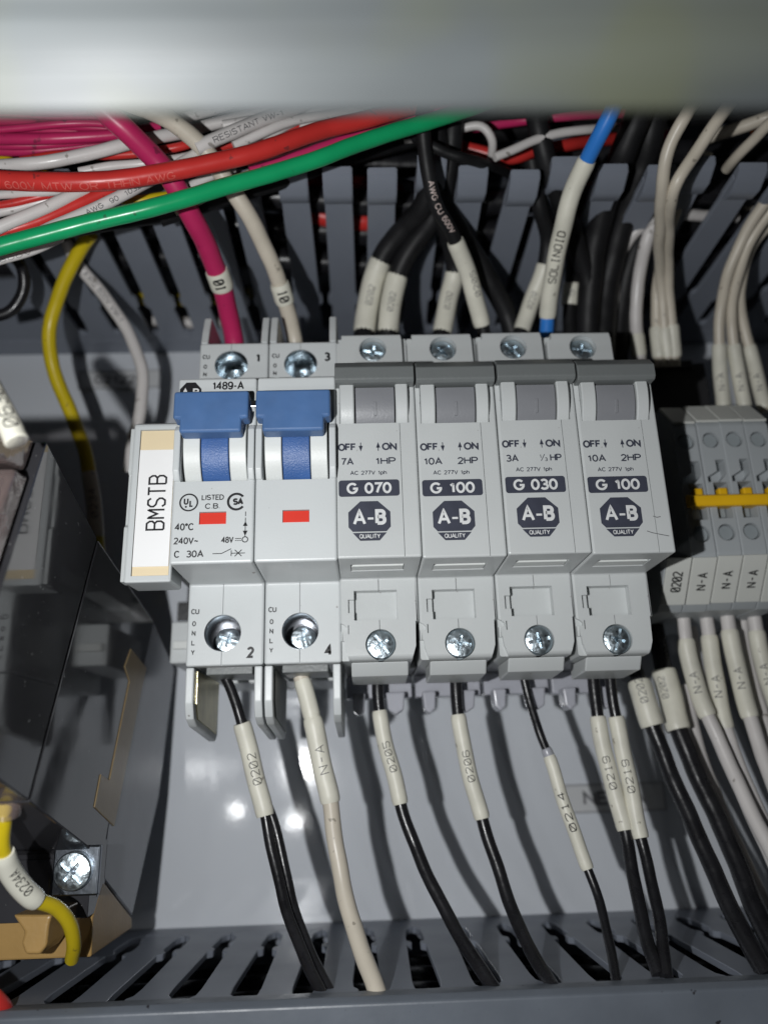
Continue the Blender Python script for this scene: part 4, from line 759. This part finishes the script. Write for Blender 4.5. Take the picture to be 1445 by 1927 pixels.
# beige wires into the terminal blocks
BG = 'beige wires dropping to the terminal blocks'
for lab, pts, wp, sl in (
    ('beige wire sweeping down tallest, left of the terminal bundle', [(1320, 170, 104), (1294, 212, 106), (1262, 270, 101), (1244, 340, 94), (1242, 430, 78), (1242, 520, 58), (1248, 600, 50), (1258, 690, 44)], 22, ((1250, 618), (1257, 672), 27, '')),
    ('beige wire with a pen mark slanting down to the second bundle', [(1390, 165, 104), (1352, 222, 103), (1306, 290, 98), (1270, 352, 93), (1258, 430, 77), (1256, 520, 58), (1262, 600, 50), (1270, 690, 44)], 22, ((1262, 612), (1270, 672), 27, '')),
    ('beige wire tucked under the slanting one beside the duct finger', [(1330, 285, 84), (1300, 345, 78), (1274, 392, 70), (1252, 450, 62), (1238, 530, 54), (1236, 610, 48), (1242, 690, 44)], 22, ((1236, 618), (1241, 672), 27, '')),
    ('beige wire bowing out to the left in a wide loop', [(1385, 408, 62), (1330, 406, 64), (1274, 404, 66), (1226, 416, 66), (1186, 448, 62), (1160, 500, 56), (1156, 560, 50), (1166, 618, 45)], 21, None),
    ('beige wire inside the wide loop, ending in a short sleeve', [(1232, 410, 66), (1216, 455, 62), (1204, 505, 56), (1196, 570, 50), (1198, 630, 46), (1204, 690, 44)], 24, ((1198, 630), (1203, 672), 27, '')),
    ('beige wire dropping at the right edge to the leftmost terminal sleeve', [(1490, 320, 84), (1445, 372, 78), (1402, 436, 70), (1372, 510, 62), (1356, 580, 54), (1352, 660, 48), (1362, 775, 44)], 21, ((1351, 650), (1361, 772), 27, 'N-A')),
    ('beige wire dropping beside it to the middle terminal sleeve', [(1490, 350, 80), (1450, 395, 74), (1412, 452, 68), (1386, 525, 60), (1374, 590, 53), (1382, 660, 48), (1402, 775, 44)], 21, ((1381, 650), (1401, 772), 27, 'N-A')),
    ('beige wire at the far right to the rightmost terminal sleeve', [(1490, 400, 70), (1440, 430, 66), (1408, 475, 62), (1392, 540, 56), (1394, 600, 50), (1412, 665, 46), (1440, 775, 44)], 21, ((1408, 650), (1438, 772), 27, 'N-A')),
    ('shiny pale wire ending in the top right corner', [(1490, 200, 104), (1445, 232, 98), (1420, 260, 93), (1385, 296, 86), (1366, 318, 80)], 21, None),
    ('broad tan wire in the top right corner above the shiny one', [(1490, 200, 92), (1445, 218, 88), (1400, 236, 85), (1352, 252, 82), (1320, 262, 78)], 24, None)):
    sl_ = [] if sl is None else [sl+('sleeve', {'h': 1.6, 'w': 5, 'shift': 2, 't': 0.22})]
    wire(lab, pts, wp, 'ins_beige' if 'tan' in lab or 'loop' not in lab else 'ins_white', BG, sl_)
wire('short beige wire crossing behind the duct fingers on the right', [(1440, 392, 56), (1390, 392, 56), (1345, 394, 56)], 16, 'ins_beige', BG)
wire('short pale wire end between the right duct fingers', [(1420, 345, 50), (1395, 352, 50), (1375, 360, 50)], 16, 'ins_beige', BG)
wire('magenta wire end poking between the right duct fingers', [(1345, 455, 40), (1322, 462, 40), (1300, 466, 40)], 14, 'ins_pink', BG)
wire('orange wire behind the tan wire in the top right corner', [(1490, 210, 78), (1440, 230, 76), (1410, 244, 74)], 16, 'ins_orange', BG)
wire('magenta wire tip above the right duct fingers', [(1275, 248, 76), (1248, 254, 76), (1226, 258, 76)], 15, 'ins_pink', BG)

# ------------------------------------------------------------------ bundle lying across the upper duct
TG = 'wires lying across the upper duct'
wire('green wire crossing in front of the bundle', [(-60, 482, 110), (0, 464, 110), (138, 427, 110), (277, 394, 110), (415, 354, 109), (500, 329, 108), (620, 291, 107), (722, 256, 106), (822, 221, 105), (890, 200, 104), (960, 175, 102)], 31, 'ins_green', TG, n=20)
wire('thick red wire with faint print crossing above the green one', [(-60, 333, 112), (0, 339, 112), (138, 343, 112), (242, 336, 111), (346, 318, 110), (433, 298, 109), (500, 281, 108), (600, 249, 106), (722, 213, 104), (800, 190, 102)], 33, 'ins_red', TG, (), [((10, 345), (330, 325), '600V MTW OR THHN AWG', 'red_print', True, -0.45)], n=20)
wire('red wire low on the left above the green wire', [(-50, 452, 105), (0, 438, 105), (87, 411, 104), (173, 374, 103), (245, 345, 102), (330, 318, 100)], 24, 'ins_red', TG)
wire('dark red wire just above the green wire on the right', [(470, 322, 98), (540, 300, 98), (620, 272, 98), (722, 236, 98), (830, 205, 98)], 19, 'ins_pink', TG)
wire('thin red wire behind the magenta wire', [(40, 303, 98), (110, 292, 98), (200, 291, 98), (256, 288, 98), (340, 276, 98), (380, 262, 97)], 16, 'ins_red', TG)
for lab, pts, wp in (
    ('magenta wire topmost of the left bundle', [(-40, 212, 100), (0, 213, 100), (69, 216, 100), (180, 222, 100), (260, 232, 99)], 17),
    ('magenta wire second from top in the left bundle', [(-40, 226, 100), (0, 227, 100), (104, 236, 100), (215, 243, 99), (280, 252, 98)], 17),
    ('magenta wire third from top in the left bundle', [(-40, 240, 99), (0, 242, 99), (87, 247, 99), (200, 246, 98), (260, 240, 97)], 16),
    ('thick magenta wire near the bottom of the left bundle', [(-40, 263, 102), (0, 262, 102), (104, 261, 102), (228, 252, 100), (300, 238, 98)], 21),
    ('dull magenta wire lowest of the left bundle', [(-40, 284, 97), (0, 284, 97), (69, 283, 97), (160, 274, 96), (230, 262, 95)], 18),
    ('magenta wire high behind the white wires', [(350, 255, 92), (430, 225, 92), (500, 200, 92)], 14)):
    wire(lab, pts, wp, 'ins_pink', TG)
for lab, pts, wp, mk in (
    ('white wire above the thick red wire on the left', [(-40, 316, 104), (0, 313, 104), (87, 305, 104), (173, 288, 103), (249, 268, 102), (310, 255, 100), (345, 250, 98)], 24, ()),
    ('short white wire between the thick red and thin red wires', [(150, 324, 101), (205, 314, 101), (277, 307, 101), (340, 298, 100), (372, 290, 99)], 17, ()),
    ('white wire under the thick red wire at the left edge', [(-40, 372, 102), (3, 366, 102), (104, 360, 102), (170, 352, 101)], 16, ()),
    ('white wire slanting up under the red wire near the left edge', [(-40, 450, 107), (0, 428, 107), (86, 391, 106), (145, 362, 105), (200, 340, 103)], 23, ()),
    ('white wire printed 1032 above the green wire', [(60, 448, 107), (93, 430, 107), (173, 394, 106), (242, 362, 105), (290, 338, 103), (360, 296, 101), (400, 270, 99)], 22, [((160, 400), (262, 352), 'AWG  90  1032', 'ink_grey', True)]),
    ('white wire printed RESISTANT VW-1', [(370, 280, 103), (392, 269, 103), (450, 243, 102), (500, 220, 101), (570, 195, 100)], 25, [((398, 266), (530, 208), 'RESISTANT VW-1', 'ink_grey', True)]),
    ('shiny white wire ending high right of the beige wire', [(345, 222, 100), (398, 207, 100), (455, 185, 100)], 19, ()),
    ('white wire below the RESISTANT print wire', [(440, 275, 99), (500, 248, 99), (560, 225, 98), (660, 205, 97), (740, 190, 96)], 17, ()),
    ('pale grey wire running level behind the white wires', [(360, 244, 94), (430, 226, 94), (520, 208, 94), (690, 200, 94)], 22, ()),
    ('pale grey wire curling above the red wire', [(500, 268, 96), (540, 238, 96), (600, 216, 96), (690, 204, 96)], 14, ()),
    ('thin white wire below the green wire at the left edge', [(-40, 505, 96), (0, 492, 96), (60, 474, 95), (118, 448, 93)], 14, [((2, 492), (60, 475), '600V', 'ink_grey', True)]),
    ('short white wire left of the beige wire under red', [(335, 365, 96), (368, 346, 96), (400, 330, 96), (440, 316, 95)], 18, ())):
    wire(lab, pts, wp, 'ins_white', TG, (), mk)
wire('yellow wire glimpsed between white wires under the red one', [(-40, 290, 95), (0, 299, 95), (40, 312, 95), (150, 352, 94), (200, 364, 94), (245, 378, 93), (300, 372, 92), (360, 360, 90)], 19, 'ins_yellow', TG)
wire('black wire with faint white print near the top centre', [(780, 258, 94), (815, 276, 96), (840, 288, 95), (870, 297, 94), (905, 306, 90), (960, 330, 78), (1000, 380, 66)], 17, 'ins_black', TG)
wire('grey looped wire near the top centre', [(760, 262, 84), (842, 250, 86), (905, 238, 88), (925, 262, 86), (924, 300, 80)], 16, 'ins_white', TG)
wire('short pale wire left of the blue wire', [(930, 296, 90), (965, 282, 90), (1007, 263, 90), (1050, 250, 90), (1110, 243, 89), (1190, 240, 80), (1250, 242, 72)], 16, 'ins_white', TG)
wire('dark red wire behind the pale wires left of the blue one', [(840, 268, 78), (900, 285, 78), (960, 298, 78), (1010, 282, 78), (1070, 272, 77), (1150, 262, 70), (1250, 258, 64)], 22, 'ins_red', TG)
wire('dull red wire high behind the blue wire', [(850, 246, 76), (930, 234, 80), (990, 226, 84), (1060, 218, 86), (1130, 214, 84), (1230, 212, 76)], 18, 'ins_pink', TG)
for i, (pts, wp) in enumerate((([(480, 330, 88), (560, 305, 88), (660, 275, 88), (760, 245, 88), (850, 222, 88), (930, 208, 88), (1010, 200, 88)], 30), ([(300, 410, 86), (400, 378, 86), (520, 340, 86), (640, 300, 84), (780, 260, 82)], 30),
    ([(560, 300, 70), (700, 262, 70), (840, 236, 70), (1000, 215, 70), (1200, 205, 70)], 34), ([(700, 285, 60), (840, 262, 60), (1000, 240, 60), (1200, 225, 60), (1330, 215, 60)], 34), ([(0, 400, 80), (120, 380, 80), (260, 345, 80), (400, 300, 80), (540, 255, 80)], 34), ([(-20, 340, 78), (150, 300, 78), (330, 260, 78), (520, 225, 78)], 36), ([(-20, 460, 84), (90, 440, 84), (210, 420, 84), (330, 400, 84)], 26),
    ([(-20, 300, 70), (150, 270, 70), (330, 235, 70), (560, 205, 70)], 36))):
    wire(('black wire under the green wire, right of the beige one', 'black wire close under the green wire on the left', 'black wire deep in the duct at top centre', 'black wire deepest in the duct at top right', 'black wire beneath the white wires at the left', 'black wire beneath the magenta bundle', 'black wire hugging the underside of the green wire at far left', 'black wire deepest under the magenta bundle')[i], pts, wp, 'ins_black', TG)
for lab, pts, wp, mm in (
    ('magenta wire half hidden by the flange at the far left', [(-40, 204, 102), (30, 206, 102), (110, 212, 101), (190, 214, 100)], 16, 'ins_pink'),
    ('deep magenta wire sagging between the thick magenta and dull magenta ones', [(-40, 272, 99), (30, 274, 99), (120, 270, 98), (200, 260, 97)], 15, 'ins_pink'),
    ('magenta wire crossing the bundle on a slant at the left', [(-40, 248, 103), (40, 240, 103), (120, 232, 103), (200, 234, 101), (270, 246, 98)], 14, 'ins_pink'),
    ('red wire between the white wires at far left', [(-40, 392, 101), (20, 384, 101), (80, 370, 101), (160, 352, 100), (230, 330, 99)], 16, 'ins_red'),
    ('white wire lying behind the slanting white one at far left', [(-40, 408, 100), (30, 392, 100), (100, 372, 100), (170, 348, 99)], 18, 'ins_white'),
    ('red wire glimpsed right of the thick beige wire', [(360, 300, 96), (420, 276, 96), (500, 258, 95), (580, 236, 94)], 16, 'ins_red'),
    ('white wire along the top edge at centre', [(420, 236, 97), (500, 222, 97), (600, 208, 96), (700, 210, 95), (790, 214, 93)], 18, 'ins_white'),
    ('pale wire under the RESISTANT print wire near the flange', [(470, 262, 94), (540, 246, 94), (620, 226, 94), (700, 216, 93), (780, 206, 92)], 18, 'ins_white'),
    ('magenta wire beside the green wire at top centre', [(640, 262, 92), (720, 228, 92), (800, 206, 92)], 20, 'ins_pink'),
    ('beige wire dipping below the green wire into the duct', [(330, 398, 92), (372, 378, 92), (420, 352, 92), (480, 322, 91)], 16, 'ins_beige')):
    wire(lab, pts, wp, mm, TG)
# glimpses of wires inside the duct, behind the fingers
IG = 'wires inside the upper duct seen through its slots'
def inner(label, pts, r, m):
    C = spline(pts, 2.0); tag(tube('wire', C, r, m, None, tuple(C[0])), label, 'wire', IG)
inner('yellow wire seen low through the duct slots on the left', [(-95, 22, 152), (-70, 21, 150.5), (-50, 21, 150), (-35, 23, 151)], 2.0, 'ins_yellow')
inner('white wire seen low through the duct slots on the left', [(-70, 12, 148), (-50, 10, 147.5), (-38, 12, 148)], 2.0, 'ins_white')
for i, zz in enumerate((152, 158, 164, 170)):
    inner(('red wire lowest in the middle duct slots', 'red wire second lowest in the middle duct slots', 'red wire second highest in the middle duct slots', 'red wire highest in the middle duct slots')[i], [(-16, 60-2*i, zz+2), (-4, 58-2*i, zz), (6, 57-2*i, zz), (14, 50-2*i, zz+3)], 2.9, 'ins_red')
for i, (zz, dd) in enumerate(((150, 40), (151, 54), (152, 66), (160, 30), (166, 48), (168, 64), (175, 22))):
    inner(('lowest rear', 'lowest middle', 'lowest front', 'second-row rear', 'second-row middle', 'second-row front', 'topmost')[i]+' black wire inside the upper duct behind its fingers', [(-120, dd, zz), (-50, dd+2, zz+2), (20, dd-2, zz), (80, dd+1, zz+1), (150, dd, zz)], 3.6, 'ins_black')
# ------------------------------------------------------------------ wires on the left above the relay
VG = 'wires dropping to the relay'
wire('yellow wire curving down to the relay on the left', [(172, 440, 70), (150, 472, 66), (118, 535, 60), (97, 605, 54), (97, 670, 50), (116, 735, 46), (142, 800, 43), (160, 850, 41), (174, 920, 39), (182, 1010, 36), (186, 1060, 34)], 26, 'ins_yellow', VG, [((168, 890), (184, 1012), 29, '0234', 'ins_beige', {'m': 'ink', 'h': 1.7, 'w': 8})])
wire('white wire curving down beside the yellow one, with grubby print', [(125, 455, 60), (148, 498, 56), (205, 567, 50), (244, 628, 46), (266, 695, 43), (266, 765, 42), (252, 830, 40), (243, 890, 38)], 23, 'ins_white', VG, (), [((160, 512), (232, 608), 'AWG 600V VW-1', 'ink_grey', True)])
wire('wire with the 0630 sleeve at the left edge above the clear cover', [(-40, 690, 130), (-10, 745, 133), (14, 790, 134), (30, 826, 134), (33, 832, 134)], 38, 'ins_white', VG, [((-30, 710), (34, 836), 44, '0630', 'sleeve', {'m': 'ink', 'h': 2.1, 'w': 7.5, 't': 0.24, 'shift': 2, 'turn': -0.2})])
wire('black wire crossing the duct fingers at the far left', [(-30, 600, 60), (20, 585, 60), (45, 545, 62), (40, 500, 66), (10, 470, 72)], 22, 'ins_black', VG)
wire('yellow wire with a white 0234A sleeve at the lower left', [(10, 1498, 104), (8, 1540, 102), (6, 1590, 99), (22, 1645, 94), (62, 1690, 89), (106, 1708, 84), (132, 1738, 80), (140, 1775, 76), (136, 1805, 72)], 28, 'ins_yellow', VG, [((4, 1604), (70, 1694), 42, '0234A', 'marker', {'m': 'ink', 'h': 1.7, 'w': 6.5, 't': 0.2, 'turn': -0.2}), ((10, 1500), (9, 1526), 66, '', 'clear_plastic')])
wire('red wire in the bottom left corner', [(-60, 1846, 80), (-25, 1866, 80), (0, 1890, 78), (14, 1912, 74)], 34, 'ins_red', VG)
